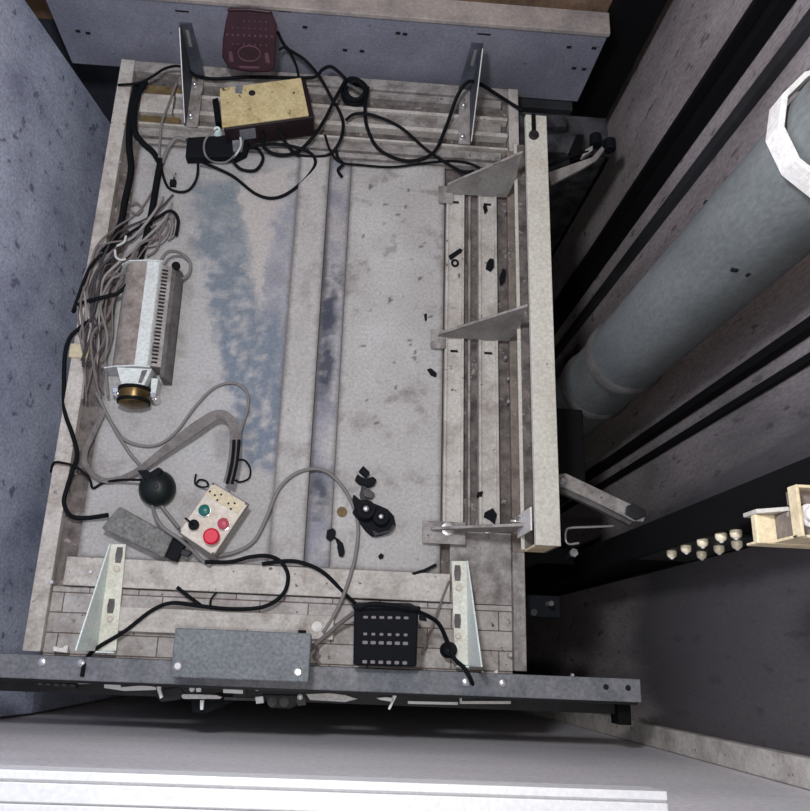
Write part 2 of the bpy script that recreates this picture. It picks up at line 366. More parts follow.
def plate(name, x0, x1, y0, y1, z, kind):
    n = MB(); st = .0055; nx = max(2, int((x1 - x0) / st)); ny = int((y1 - y0) / st)
    g = [[n.bm.verts.new((x0 + (x1 - x0) * i / nx, y0 + (y1 - y0) * j / ny, z)) for i in range(nx + 1)] for j in range(ny + 1)]
    for j in range(ny):
        for i in range(nx): n.bm.faces.new((g[j][i], g[j][i + 1], g[j + 1][i + 1], g[j + 1][i]))
    # skirt gives the sheet its thickness
    r = bmesh.ops.extrude_edge_only(n.bm, edges=[e for e in n.bm.edges if e.is_boundary])
    bmesh.ops.translate(n.bm, vec=(0, 0, -.022 - z if z > -.02 else -.004), verts=[v for v in r['geom'] if isinstance(v, bmesh.types.BMVert)])
    bmesh.ops.recalc_face_normals(n.bm, faces=n.bm.faces[:])
    cols = []
    for v in n.bm.verts:
        p = v.co.copy()
        nz = noise.fractal(p * 14, 1., 2., 5); n2 = noise.fractal(p * 45 + V((7, 3, 1)), 1., 2., 4); n3 = noise.fractal(p * 5 + V((1, 9, 4)), 1., 2., 3)
        w = (p.x + .012 * n2 + .012 * nz, p.y + .02 * nz)
        c = (.47, .455, .445) if kind != 'left' else (.44, .435, .435)
        c = lerp(c, (.36, .345, .335), min(1, max(0, .5 + .9 * n3)) * .6)
        c = lerp(c, (.27, .25, .24), min(1, max(0, nz * 1.6 - .25)) * .7)
        if kind == 'left':
            c = lerp(c, (.40, .375, .36), min(1, max(0, (.6 - p.y) * 1.5)) * .3)
            jit = [(w[0] + dx * .012, w[1] + dy * .02) for dx, dy in ((0, 0), (1, 0), (-1, 0), (0, 1), (0, -1), (.6, .6), (-.6, .6))]
            f1 = sum(inpoly(*q, blue1) for q in jit) / 7; f2 = sum(inpoly(*q, blue2) for q in jit) / 7
            low = min(1, max(0, (1.05 - p.y) * 1.4))
            if inpoly(*w, clean): c = (.48, .45, .43)
            c = lerp(c, (.25, .265, .33), f2 * (.5 + .4 * n2))
            c = lerp(c, lerp((.19, .225, .255), (.16, .195, .26), low), f1 * min(1, max(0, .85 + n2 * (.35 + 1.2 * low) + nz * .5)))
        if kind == 'blue':
            f = min(1, max(0, .45 + .9 * nz + .5 * (1 - (p.x - x0) / (x1 - x0))))
            c = lerp(c, (.22, .225, .28), f * .8)
            jit = [(w[0] + dx * .007, w[1] + dy * .022) for dx in (-1, -.4, .4, 1) for dy in (-1, 0, 1)]
            fb_ = max(sum(inpoly(*q2, q) for q2 in jit) for q in blot) / 12
            c = lerp(c, (.035, .045, .07), min(1, max(0, fb_ * 1.15 + n2 * .35 * (fb_ > 0))) * .9)
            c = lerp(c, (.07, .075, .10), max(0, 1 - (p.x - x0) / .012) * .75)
        if kind == 'right':
            c = lerp(c, (.52, .51, .50), max(0, min(1, n3 * 1.5)))
            c = lerp(c, (.24, .22, .21), min(.6, max(0, (n2 * .6 + nz * .5 - .33) * 3)))
            for q, r in specks:
                if (p.x - q.x + .004 * n2) ** 2 + (p.y - q.y + .006 * nz) ** 2 < r * r: c = lerp(c, (.07, .065, .065), .8)
        # dirt gathered along the sheet's edges
        e = min(p.x - x0, x1 - p.x, (p.y - y0), (y1 - p.y))
        c = lerp(c, (.13, .115, .115), max(0, 1 - e / (.007 + .008 * abs(nz + n2))) * .75)
        cols.append((*c, 1))
    o = n.out(name, M['plate'], car)
    at = o.data.color_attributes.new('Col', 'FLOAT_COLOR', 'POINT')
    for k, q in enumerate(cols): at.data[k].color = q
    return o
plate('roof_sheet', -.546, -.131, .186, 1.245, 0, 'left')
plate('raised_strip', -.130, -.054, .186, 1.245, .012, 'strip')
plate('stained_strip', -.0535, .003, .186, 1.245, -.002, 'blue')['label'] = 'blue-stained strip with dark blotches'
plate('roof_sheet', .004, .250, .186, 1.245, 0, 'right')
E_ = .0015
# ribs at the right
for xa, xb in ((.254, .300), (.337, .384)):
    rb = MB().box(xa, xb, .29, 1.18, -.02, .008).box(xa, xa + .006, .29, 1.18, .008, .014).box(xb - .006, xb, .29, 1.18, .008, .014).out('channel', M['cream'], car, bev=.001)
    for yy in (.715, 1.13): MB().box(xa + .014, xb - .014, yy, yy + .006, .008, .0095).out('slot', M['dark'], rb)
MB().box(.3005, .3365, .19, 1.24, -.022, -.008).box(.3845, .413, .0, 1.24, -.022, -.006).box(.2505, .2535, .19, 1.24, -.022, -.012).out('groove', M['grime'], car)
MB().box(.312, .318, .29, 1.18, -.008, .004).out('groove_rib', M['dusty'], car, bev=.001)
# edge rails
MB().box(-.626, -.589, -.014, 1.50, -.02, .012).out('edge_rail', M['cream'], car, bev=.002)
MB().box(.413, .440, -.014, .24, -.02, .012).out('edge_rail', M['dusty'], car, bev=.002)
MB().box(.413, .440, .24, 1.30, -.02, .012).out('edge_rail', M['rust'], car, bev=.002)['label'] = 'rust-brown stretch of edge rail'
MB().box(.420, .447, 1.3005, 1.50, -.02, .012).out('edge_rail', M['cream'], car, bev=.002)
MB().box(-.588, .42, 1.465, 1.498, -.02, .012).out('edge_rail', M['dusty'], car, bev=.002)
MB().box(-.588, -.547, .0, 1.46, -.022, -.010).out('side_trough', M['grime'], car)
# rear ribs
MB().box(-.587, .418, 1.247, 1.464, -.022, -.012).out('rear_tray', M['grime'], car)
for ya, yb, zz in ((1.248, 1.262, .006), (1.272, 1.296, .004), (1.300, 1.306, .014), (1.340, 1.352, .014), (1.352, 1.392, .004), (1.392, 1.402, .014), (1.438, 1.460, .008)):
    MB().box(-.47 if ya > 1.33 else -.555, .416 if zz > .01 else .40, ya, yb, -.02, zz).out('rear_rib', M['cream' if zz > .01 else 'dusty'], car, bev=.001)
for ya, yb in ((1.308, 1.338), (1.404, 1.434)):
    MB().box(-.555, -.455, ya, yb, -.02, -.002).out('filler_board', M['ochre'], car, bev=.001)
MB().box(-.56, -.475, 1.342, 1.40, -.02, .008).out('end_channel', M['cream'], car, bev=.002)
# front beams and tray
MB().box(-.588, .412, -.0198, .122, -.022, -.004).out('front_tray', M['tile'], car)
MB().box(-.565, .272, .124, .185, -.022, .010).out('cross_beam', M['cream'], car, bev=.002)
MB().box(.273, .412, .124, .29, -.022, -.003).out('corner_sheet', M['dusty'], car)
MB().box(-.50, .02, .034, .084, -.004, .012).out('cross_beam', M['cream'], car, bev=.002)
q = P(317, 630, z=.012); MB().lathe((P(317, 622, z=.012).x, .06, .012), [(.011, 0), (.011, .002), (.008, .003)], 18).out('plug', M['white'], car, smooth_a=True)
for px, py in ((120, 163), (174, 183 - 8), (85, 378), (52, 582), (91, 572), (505, 358), (508, 402), (508, 379), (510, 655), (505, 212), (509, 254)):
    q = P(px, py, z=.012); MB().cyl((q.x, q.y, -.01), (q.x, q.y, .016), .005, .004, 6).out('screw', M['zinc'], car)

# ------------------------------------------------------------------ side beam with gussets
sb = thing('side_beam', 'cream channel beam standing on thin gusset plates along the car edge', 'beam', (.44, .77, .012))
MB().box(.416, .467, .230, 1.266, .193, .200).box(.416, .419, .230, 1.266, .186, .193).out('top_flange', M['cream_b'], sb, bev=.0012)
MB().box(.460, .467, .231, 1.265, .085, .1925).out('web', M['rust'], sb)  # brown tone here stands in for shade inside the channel
MB().box(.413, .421, .235, 1.262, .085, .091).out('lower_lip', M['cream_b'], sb, bev=.001)
MB().box(.421, .460, .235, 1.262, .0855, .089).out('lower_flange', M['grime'], sb)  # dark tone again paints the channel's inner shade
MB().box(.420, .460, .2305, .236, .091, .1925).out('end_plate', M['cleat'], sb)
MB().box(.429, .438, 1.212, 1.264, .2005, .208).out('slider', M['black'], sb, bev=.001)
MB().lathe((.4335, 1.206, .2002), [(.012, 0), (.012, .006), (.008, .007), (.008, .012)], 18).out('nut', M['charcoal'], sb, smooth_a=True)
for yy, xl, hl, zz in ((1.156, .250, .036, .202), (.752, .236, .016, .212), (.282, .225, .010, .13)):
    xr = .410 if yy > .5 else .41
    g = MB().slab([(xl, yy - .002, .014), (xr, yy - .002, .014), (.414, yy - .002, .09), (.4125 if yy < .5 else .4055, yy - .002, zz), (xl, yy - .002, .014 + hl)], (0, .004, 0)).out('gusset', M['gusset'], sb)
    MB().slab([(xl, yy - .003, .014 + hl), (.4125 if yy < .5 else .4055, yy - .003, zz), (.4125 if yy < .5 else .4055, yy - .003, zz + .003), (xl, yy - .003, .017 + hl)], (0, .006, 0)).out('gusset_edge', M['dusty'], g)
    fx = xl + .08 if yy < .5 else xl + .02
    MB().box(xl - .018, fx, yy - .032, yy + .018, .0142, .0168).out('foot', M['dusty'], g, bev=.0008)
for px, py, rr in ((448, 529, .015), (488, 529, .010)):
    q = P(px, py, z=.02); MB().lathe((q.x, q.y, .017), [(rr, 0), (rr, .004), (rr * .6, .005), (rr * .6, .010)], 18).out('bolt', M['zinc'], sb, smooth_a=True)
m = MB(); A = P(513, 521, z=.10); m.cyl((A.x - .005, A.y, .10), (.425, A.y, .10), .0035, n=10); m.out('stud', M['zinc'], sb)
MB().cyl((.396, A.y, .10), (.409, A.y, .10), .011, .011, 6).out('nut', M['chrome'], sb, bev=.001)
MB().box(.4095, .4125, .262, .310, .07, .185).out('end_clip', M['white'], sb)

# ------------------------------------------------------------------ sling parts to the right of the beam
sl = thing('car_sling', 'dark steel sling upright between the cream beam and the pipe', 'sling', (.54, .5, -.05))
MB().box(.444, .602, .40, .60, -.9, -.03).out('upright', M['black'], sl, bev=.003)
q = P(612, 150, z=0)
ps = thing('rear_plate', 'dark oily steel plate hanging beyond the rear end of the cream beam', 'plate', (.55, q.y, -.03))
MB().box(.449, q.x, q.y, q.y + .02, -1.2, -.03).out('sheet', M['oily'], ps, bev=.002)
MB().box(.449, q.x, q.y - .002, q.y + .12, -.03, -.022).out('top_flange', M['oily'], ps, bev=.002)
MB().box(q.x - .004, q.x + .003, q.y - .006, q.y, -1.2, -.03).out('edge_bar', M['black'], ps)

gs = thing('guide_shoe', 'grey tapered roller guide arm at the rear end of the cream beam', 'guide shoe', (.52, 1.27, -.02))
z = .03
MB().pxprism([(549, 172), (560, 168), (592, 157), (602, 146), (605, 149), (597, 160), (580, 170), (552, 184)], z, z - .012).out('arm', M['gusset'], gs, bev=.002)
MB().pxprism([(582, 155), (586, 149), (593, 145), (593, 150), (584, 156)], z + .01, z - .01).out('lug', M['gusset'], gs, bev=.002)
MB().pxprism([(577, 134), (584, 135), (581, 158), (572, 160), (570, 150)], z - .005, z - .022).out('bracket', M['black'], gs, bev=.001)
MB().pxprism([(546, 116), (566, 114), (567, 126), (548, 127)], z - .005, z - .022).out('cap_plate', M['oily'], gs, bev=.001)
for px, py in ((611, 143), (597, 138)):
    q = P(px, py, z=z - .01); MB().cyl((q.x, q.y - .016, z - .02), (q.x, q.y + .016, z - .02), .016, n=24).out('roller', M['rubber'], gs, bev=.002)
A = P(549, 166, z=z); B = P(575, 157, z=z); C2 = P(592, 152, z=z)
MB().tube([(A.x, A.y, z), (B.x, B.y, z + .01), (C2.x, C2.y, z + .004)], .004).out('pin', M['black'], gs)

gs = thing('guide_shoe', 'dirty grey strut arm leaning out at the front end of the cream beam', 'guide shoe', (.58, .38, 0))
z = .09
MB().pxprism([(558, 474), (566, 473), (604, 491), (640, 508), (646, 515), (644, 522), (634, 521), (598, 503), (561, 486)], z, z - .018).out('arm', M['dusty'], gs, bev=.003)
MB().pxprism([(561, 487), (598, 504), (632, 522), (630, 525), (596, 508), (561, 492)], z - .006, z - .022).out('lower_lip', M['cast'], gs, bev=.001)
MB().pxprism([(627, 506), (634, 503), (646, 510), (646, 516), (636, 520), (626, 514)], z + .006, z - .02).out('end_cap', M['charcoal'], gs, bev=.002)
q = P(562, 481, z=z); MB().lathe((q.x, q.y, z), [(.009, 0), (.009, .006), (.005, .010)], 16).out('pivot_bolt', M['zinc'], gs, smooth_a=True)
pts = [P(*p, z=.05) for p in ((614, 526), (590, 527), (570, 528), (566, 532), (566, 541), (570, 544), (579, 543))]
tag(MB().tube(pts, .0028).out('steel_hook', M['zinc']), 'thin bright bent-rod hook under the front strut arm', 'hook')
q = P(573, 553, z=.0)
fb = thing('fixing_bolt', 'small bolt hanging in the dark gap under the bent hook', 'bolt', (q.x, q.y, -.03))
MB().cyl((q.x, q.y, -.06), (q.x, q.y, .0), .006, n=10).out('shank', M['charcoal'], fb); MB().cyl((q.x, q.y, 0), (q.x, q.y, .008), .010, n=6).out('head', M['zinc'], fb)
MB().box(.441, q.x + .02, q.y - .018, q.y + .018, -.066, -.06).out('tab', M['black'], fb)

q = P(549, 604, z=-.05)
sw = thing('limit_switch', 'dark limit switch with a pale pin beside the front edge of the car', 'switch', (q.x, q.y, -.1))
MB().box(.441, q.x + .03, q.y - .03, q.y + .02, -.12, -.06).out('body', M['rubber'], sw, bev=.003)
MB().cyl((q.x, q.y, -.06), (q.x, q.y, -.03), .006, n=10).out('pin', M['cast'], sw)
MB().cyl((q.x - .035, q.y - .02, -.06), (q.x - .035, q.y - .02, -.05), .008, n=10).out('screw', M['charcoal'], sw)

# ------------------------------------------------------------------ front door header
hz0, hz1 = .030, .062
hd = thing('front_door_header', 'long slate-grey door header beam across the front edge of the car', 'door header', (0, -.04, hz0))
MB().box(-.80, .668, -.066, -.020, hz0, hz1).out('beam', M['header'], hd, bev=.002)
MB().box(-.78, .66, -.095, -.072, -.035, -.022).out('hanger_track', M['charcoal'], hd, bev=.001)
MB().box(-.80, .668, -.072, -.066, -.035, hz0 + .01).out('drop_web', M['charcoal'], hd, bev=.001)
for px, py in ((42, 662), (81, 663), (466, 682), (503, 683)):
    q = P(px, py, z=hz1); MB().lathe((q.x, q.y, hz1), [(.0085, 0), (.0085, .002), (.006, .004)], 18).out('bolt_head', M['zinc'], hd, smooth_a=True)
q = P(572, 675, z=hz1); MB().lathe((q.x, q.y, hz1), [(.004, 0), (.003, .006)], 10).out('pin', M['zinc'], hd)
for px, py in ((606, 687), (628, 688)):
    q = P(px, py, z=hz1); MB().cyl((q.x, q.y, hz1 - .002), (q.x, q.y, hz1 + .0006), .006, n=14).out('hole', M['dark'], hd)
MB().box(.640, .668, -.115, -.072, -.05, .0).out('end_stop', M['black'], hd, bev=.002)
# door gear that shows past the beam's front edge
zg = -.005
def gear(name, pts, mt, z=zg, th=.012, bev=.001): return MB().pxprism(pts, z, z - th).out(name, M[mt], hd, bev=bev)
gear('angle_plate', [(83, 673), (89, 672), (90, 684), (78, 684), (78, 681), (85, 681)], 'white')
gear('link_rod', [(104, 684), (120, 683), (121, 687), (145, 685), (156, 687), (156, 690), (124, 691), (104, 688)], 'steel_w', th=.006)
gear('stop_finger', [(156, 677), (160, 677), (161, 690), (163, 697), (160, 699), (157, 690)], 'steel_w')
gear('motor_plate', [(181, 696), (183, 694), (216, 695), (222, 697), (220, 699), (183, 699)], 'white', z=0)
gear('motor_block', [(190, 699), (232, 690), (233, 702), (206, 714), (192, 713)], 'rubber', z=-.015, th=.04, bev=.003)
gear('bracket_pin', [(200, 700), (204, 700), (203, 710), (200, 710)], 'steel_w', z=.0)
gear('cam_block', [(152, 690), (180, 686), (186, 694), (180, 700), (160, 702)], 'charcoal', z=-.02, th=.03, bev=.003)
gear('rail_clip', [(223, 689), (246, 690), (246, 694), (223, 693)], 'steel_w', z=0)
gear('roller_carriage', [(262, 694), (300, 695), (300, 704), (290, 709), (270, 708)], 'charcoal', z=-.01, th=.03, bev=.003)
for px in (272, 284): 
    q = P(px, 702, z=-.005); MB().lathe((q.x, q.y, -.012), [(.010, 0), (.010, .006), (.004, .008)], 18).out('roller', M['cast'], hd, smooth_a=True)
for px, py in ((213, 682), (246, 682), (280, 686), (192, 689), (257, 688), (311, 687), (328, 687), (300, 697)):
    q = P(px, py, z=0); MB().lathe((q.x, q.y, -.006), [(.006, 0), (.006, .006), (.003, .009)], 12).out('gear_screw', M['steel_w'], hd, smooth_a=True)
gear('cable_tie_strip', [(306, 694), (330, 693), (345, 695), (358, 699), (345, 702), (310, 700)], 'white', z=0, th=.006)
gear('link_rod', [(376, 698), (386, 697), (394, 698), (393, 702), (380, 700)], 'steel_w', th=.006)
gear('stop_finger', [(394, 690), (398, 691), (396, 698), (390, 710), (388, 709), (392, 700)], 'steel_w')
gear('link_rod', [(408, 701), (458, 702), (458, 705), (408, 704)], 'steel_w', th=.006)
ap = gear('angle_plate', [(460, 690), (462, 690), (462, 701), (511, 701), (511, 704), (460, 704)], 'white')
gear('contact_block', [(463, 691), (511, 692), (511, 700), (463, 700)], 'charcoal', z=-.008)
for k in range(5):
    gear('contact', [(464 + k * 10, 695.5), (469 + k * 10, 695.7), (469 + k * 10, 698), (464 + k * 10, 697.8)], 'steel_w', z=-.004, th=.005)
gear('lock_strip', [(34, 681), (76, 684), (76, 689), (34, 686)], 'charcoal', z=-.004)
for k in range(5): gear('contact', [(38 + k * 8, 682.6 + k * .4), (42 + k * 8, 682.8 + k * .4), (42 + k * 8, 685 + k * .4), (38 + k * 8, 684.8 + k * .4)], 'cast', z=-.001, th=.004)
gear('belt_clamp', [(196, 682), (201, 682), (201, 692), (196, 692)], 'steel_w', z=.004)
gear('belt_clamp', [(243, 683), (246, 683), (246, 697), (243, 697)], 'charcoal', z=.004)
gear('belt_bar', [(224, 697), (256, 698), (256, 701), (224, 700)], 'cast', z=-.002, th=.006)
gear('spring', [(255, 697), (263, 696), (264, 703), (256, 704)], 'steel_w', z=.0)
gear('spring', [(296, 699), (305, 697), (306, 705), (298, 706)], 'cast', z=.0)
gear('small_angle', [(482, 670), (484, 672), (494, 673), (496, 670), (498, 670), (498, 675), (482, 674)], 'white', z=.03)
gear('small_angle', [(53, 646), (62, 648), (66, 645), (68, 646), (67, 653), (53, 651)], 'white', z=.03)

# controller box on the header
bx = thing('controller_box', 'slate-grey rectangular metal box mounted on the middle of the front header', 'control box', (-.15, -.01, hz1))
zt_ = .14
q = [P(*p, z=zt_) for p in ((174, 627), (311, 634), (309, 683), (171, 677))]
xa = (q[0].x + q[3].x) / 2; xb = (q[1].x + q[2].x) / 2; ya = (q[2].y + q[3].y) / 2; yb = (q[0].y + q[1].y) / 2
MB().box(xa, xb, ya, yb, hz1 + .0005, zt_).out('case', M['control'], bx, bev=.003)
for px, py in ((178, 666), (298, 672)):
    q = P(px, py, z=zt_); MB().lathe((q.x, q.y, zt_), [(.009, 0), (.009, .002), (.006, .0045)], 18).out('cover_screw', M['zinc'], bx, smooth_a=True)
q = P(302, 630, z=zt_); MB().box(q.x - .008, q.x + .008, yb, yb + .006, zt_ - .03, zt_ - .012).out('hinge', M['black'], bx)

# ------------------------------------------------------------------ slotted brackets
def front_bracket(label, fl, slots, holes, gus, side, gm):
    z = .016
    q = [P(*p, z=z) for p in fl]
    t = thing('slotted_bracket', label, 'bracket', (q[0].x, q[0].y, z - .004), 'slotted angle brackets holding the door headers')
    f = MB().prism(q, z - .005, z).out('flange', M['pale'], t, bev=.0008)
    for (x, y, w, h) in slots:
        k = P(x, y, z=z); MB().prism([(k.x - w, k.y - h), (k.x + w, k.y - h), (k.x + w * 1.3, k.y), (k.x + w, k.y + h), (k.x - w, k.y + h), (k.x - w * 1.3, k.y)], z - .004, z + .0006).out('slot', M['fan_s'], f)
    for (x, y) in holes:
        k = P(x, y, z=z); MB().lathe((k.x, k.y, z), [(.007, 0), (.007, .0015), (.0045, .004)], 14).out('bolt', M['ivory'], f, smooth_a=True)
    e0, e1 = (q[0], q[3]) if side < 0 else (q[1], q[2])
    top = P(*gus, y=e1.y); top = V((e1.x + (top.x - e1.x) * .0, e1.y, P(gus[0], gus[1], x=e1.x).z if False else 0.0))
    # height at which the plate's free corner is seen, standing on the flange's edge
    best = min((abs((P(gus[0], gus[1], z=hh) - V((e1.x, e1.y, hh))).x), hh) for hh in [k * .002 + z for k in range(80)])[1]
    MB().slab([e0 + V((0, 0, -.002)), e1 + V((0, 0, -.002)), (e1.x, e1.y, best), (e0.x, e0.y, z + .004)], (side * .003, 0, 0)).out('gusset', M[gm], t)
    MB().box(min(e1.x, q[2].x, q[3].x), max(e1.x, q[2].x, q[3].x), e1.y - .003, e1.y, z, .03).out('end_tab', M[gm], t)
    return t
front_bracket('pale slotted bracket with a mint gusset, near the blue wall at the front header', [(111, 544), (126, 544), (116, 651), (97, 651)],
              [(119, 555, .006, .017), (111, 606, .006, .015)], [(117, 569), (110, 619)], (76, 652), -1, 'mint')
front_bracket('pale slotted bracket with a mint gusset, beside the black basket at the front header', [(451.5, 561), (466.5, 561), (468, 666), (455, 661)],
              [(457.5, 573, .006, .017), (457.5, 621, .006, .015)], [(458.5, 588), (458, 636)], (481, 662), 1, 'mint')
def rear_bracket(label, cx_px, cy0, top, bolts, side):
    z = .02
    e0 = P(cx_px, cy0, z=z); q = P(*top, x=e0.x)
    t = thing('slotted_bracket', label, 'bracket', (e0.x, 1.4, z - .006), 'slotted angle brackets holding the door headers')
    ye = min(max(q.y, 1.44), 1.524)
    MB().box(min(e0.x, e0.x + side * .03), max(e0.x, e0.x + side * .03), e0.y, ye, z - .005, z).out('flange', M['dusty'], t, bev=.001)
    zt2 = P(*top, y=ye).z
    g = MB().slab([(e0.x, e0.y, z), (e0.x, ye, z), (e0.x, ye, zt2), (e0.x, ye - .02, zt2), (e0.x, e0.y, z + .012)], (-side * .004, 0, 0)).out('gusset', M['slate'], t)
    MB().slab([(e0.x, ye - .004, z), (e0.x + side * .032, ye - .004, z), (e0.x + side * .026, ye - .004, zt2), (e0.x, ye - .004, zt2)], (0, .004, 0)).out('upright_flange', M['slate'], t)
    MB().slab([(e0.x, e0.y, z + .012), (e0.x, ye - .02, zt2), (e0.x, ye - .02, zt2 + .003), (e0.x, e0.y - .002, z + .014)], (-side * .0022, 0, 0)).out('bright_edge', M['white'], g)
    MB().slab([(e0.x + side * .008, ye - .0046, zt2 - .075), (e0.x + side * .016, ye - .0046, zt2 - .075), (e0.x + side * .016, ye - .0046, zt2 - .02), (e0.x + side * .008, ye - .0046, zt2 - .02)], (0, .0012, 0)).out('slot', M['hole'], t)
    for p in bolts:
        k = P(*p, z=z); MB().lathe((k.x, k.y, z), [(.008, 0), (.008, .003), (.0055, .004), (.0055, .012), (.003, .014)], 14).out('bolt', M['zinc'], t, smooth_a=True)
rear_bracket('dark upright slotted bracket between the blue wall and the maroon basket', 186, 126, (181, 22), ((195, 86), (191, 117)), 1)
rear_bracket('dark upright slotted bracket near the rear end of the cream beam', 470, 144, (482, 43), ((463, 107), (462, 138)), -1)

# ------------------------------------------------------------------ baskets
def basket(name, label, corners, zs, depth, mt, rows, holem, extra, uv=None):
    q = [P(*p, **k) for p, k in zip(corners, zs)]
    cen = sum(q, V()) / 4; nn = (q[1] - q[0]).cross(q[3] - q[0]).normalized()
    if nn.dot(CAM - cen) < 0: nn = -nn
    t = thing(name, label, 'basket', cen - nn * depth)
    tap = lambda p, f: cen + (p - cen) * f - nn * depth
    def on(u, v, h=.0012): return q[0] * (1 - u) * (1 - v) + q[1] * u * (1 - v) + q[2] * u * v + q[3] * (1 - u) * v + nn * h
    ol = [on(u, v, 0) for u, v in uv] if uv else q
    MB().hull([tap(p, .9) for p in ol], ol).out('shell', M[mt], t, bev=.005)
    rim = [on(.10, .02), on(.5, -.0), on(.90, .02), on(.90, .06), on(.5, .04), on(.10, .06)] if uv else [on(-.02, -.02), on(.5, -.035), on(1.02, -.02), on(1.02, .05), on(.5, .03), on(-.02, .05)]
    MB().slab(rim, nn * .008).out('rim', M[mt], t, bev=.003)
    for v, us, w, h in rows:
        for u in us:
            MB().slab([on(u - w, v - h), on(u, v - h * 1.3), on(u + w, v - h), on(u + w, v + h), on(u, v + h * 1.3), on(u - w, v + h)], nn * .0006).out('perforation', M[holem], t)
    extra(t, on, nn)
    return t
us = [.18 + .125 * k for k in range(6)]
def ex1(t, on, nn):
    MB().slab([on(1.0, .1), on(1.1, .14), on(1.12, .22), on(1.0, .2)], nn * .012).out('lug', M['rubber'], t, bev=.002)
basket('plastic_basket', 'black perforated plastic basket behind the front header', ((354, 606), (419, 607), (417, 668), (353, 666)),
       (dict(z=.13), dict(z=.13), dict(z=.10), dict(z=.10)), .075, 'rubber',
       [(.18, us[:6], .035, .018), (.46, us, .028, .018), (.60, us, .04, .022), (.92, us, .035, .022)], 'hole', ex1)  # pale hole fill paints the light showing through the basket
def ex2(t, on, nn):
    m = MB(); m.tube([on(.5 + .2 * math.cos(a_), .70 + .12 * math.sin(a_), .002) for a_ in [k * math.pi / 8 for k in range(16)]], .0018, 6, 3, True)
    m.slab([on(.3, .90), on(.7, .90), on(.66, .94), on(.34, .94)], nn * .001)
    for u in (.18, .82): m.slab([on(u - .05, .68), on(u + .01, .68), on(u + .05, .84), on(u - .03, .84)], nn * .001)
    m.out('oval_moulding', M['maroon_l'], t)
u8 = [.10 + .1 * k for k in range(9)]
basket('plastic_basket', 'maroon perforated plastic basket leaning against the rear header panel', ((222, 6), (277, 9), (278, 73), (221, 71)),
       (dict(y=1.505), dict(y=1.505), dict(y=1.425), dict(y=1.425)), .022, 'maroon',
       [(.20, u8[3:-1], .012, .010), (.31, u8[1:-1], .012, .010), (.42, u8, .018, .014), (.56, u8[1:-1], .014, .012)], 'maroon_l', ex2,
       [(.12, .0), (.5, -.02), (.90, .02), (1.0, .24), (.98, .62), (.95, .93), (.86, 1.0), (.5, 1.02), (.13, .97), (.0, .78), (.01, .5), (.05, .25)])

# ------------------------------------------------------------------ rear boxes
zt_ = .095
q = [P(*p, z=zt_) for p in ((219.5, 88), (301, 77.5), (309, 115), (222, 127))]
yb_ = thing('junction_box', 'dark maroon junction box with a stained yellow lid on the rear ribs', 'junction box', sum(q, V()) / 4 - V((0, 0, zt_ - .015)))
cen = sum(q, V()) / 4
g = [cen + (p - cen) * 1.04 + V((.008, 0, 0)) for p in q]
MB().prism(g, .015, zt_ - .006).out('case', M['maroon_d'], yb_, bev=.003)
MB().prism(q, zt_ - .006, zt_).out('lid', M['yellow'], yb_, bev=.002)
k = P(239, 89, z=zt_); MB().box(k.x - .009, k.x + .009, k.y - .014, k.y + .010, zt_ - .001, zt_ + .002).out('tape', M['control'], yb_)
k = P(252, 93, z=zt_); MB().lathe((k.x, k.y, zt_), [(.009, 0), (.007, .003), (.003, .005)], 9).out('hole_plug', M['dark'], yb_)
k = P(241, 128, z=.07); kk = P(236, 128, z=.07)
MB().prism([P(232, 127, z=.08), P(255, 124, z=.08), P(255, 128, z=.08), P(232, 131, z=.08)], .04, .08).out('name_plate', M['header'], yb_)
MB().prism([P(212, 99, z=.05), P(218, 97, z=.05), P(221, 121, z=.05), P(215, 122, z=.05)], .02, .05).out('gland', M['black'], yb_, bev=.002)
k = P(217, 129, z=.05); MB().lathe((k.x, k.y, .02), [(.012, 0), (.012, .02), (.008, .03)], 12).out('terminal', M['mint'], yb_, smooth_a=True)

zt_ = .032
bq = [P(*p, z=zt_) for p in ((187, 137), (251, 133), (246, 151), (236, 156), (185, 157))]
kb = thing('terminal_box', 'low black box on the roof sheet in front of the stained yellow box', 'terminal box', (bq[0].x + .05, bq[0].y - .03, .001))
MB().prism(bq, .001, zt_).out('case', M['rubber'], kb, bev=.004)
cz = sum(bq, V()) / 5
MB().prism([cz + (p - cz) * .86 for p in bq], zt_, zt_ + .004).out('cover', M['rubber'], kb, bev=.002)
MB().prism([P(232, 140, z=.046), P(244, 139, z=.046), P(242, 150, z=.046), P(233, 151, z=.046)], .036, .046).out('connector', M['header'], kb, bev=.002)

# coil of cable
k = P(355, 90, z=.04)
cc = thing('cable_coil', 'small coil of black cable lying on the rear ribs', 'coil', (k.x, k.y, .016))
for i, (r, dz, dx, dy) in enumerate(((.032, 0, 0, 0), (.030, .007, .003, .002), (.033, .013, -.002, .003), (.026, .018, .001, -.003))):
    pts = [(k.x + dx + r * math.cos(q), k.y + dy + r * 1.05 * math.sin(q), .024 + dz + .003 * math.sin(3 * q + i)) for q in [j * math.pi / 6 for j in range(12)]]
    MB().tube(pts, .0055, 8, 4, True).out('turn', M['rubber_b'], cc)
MB().tube([(k.x - .02, k.y + .012, .045), (k.x, k.y - .004, .052), (k.x + .02, k.y - .012, .045)], .004).out('tie', M['cast'], cc)

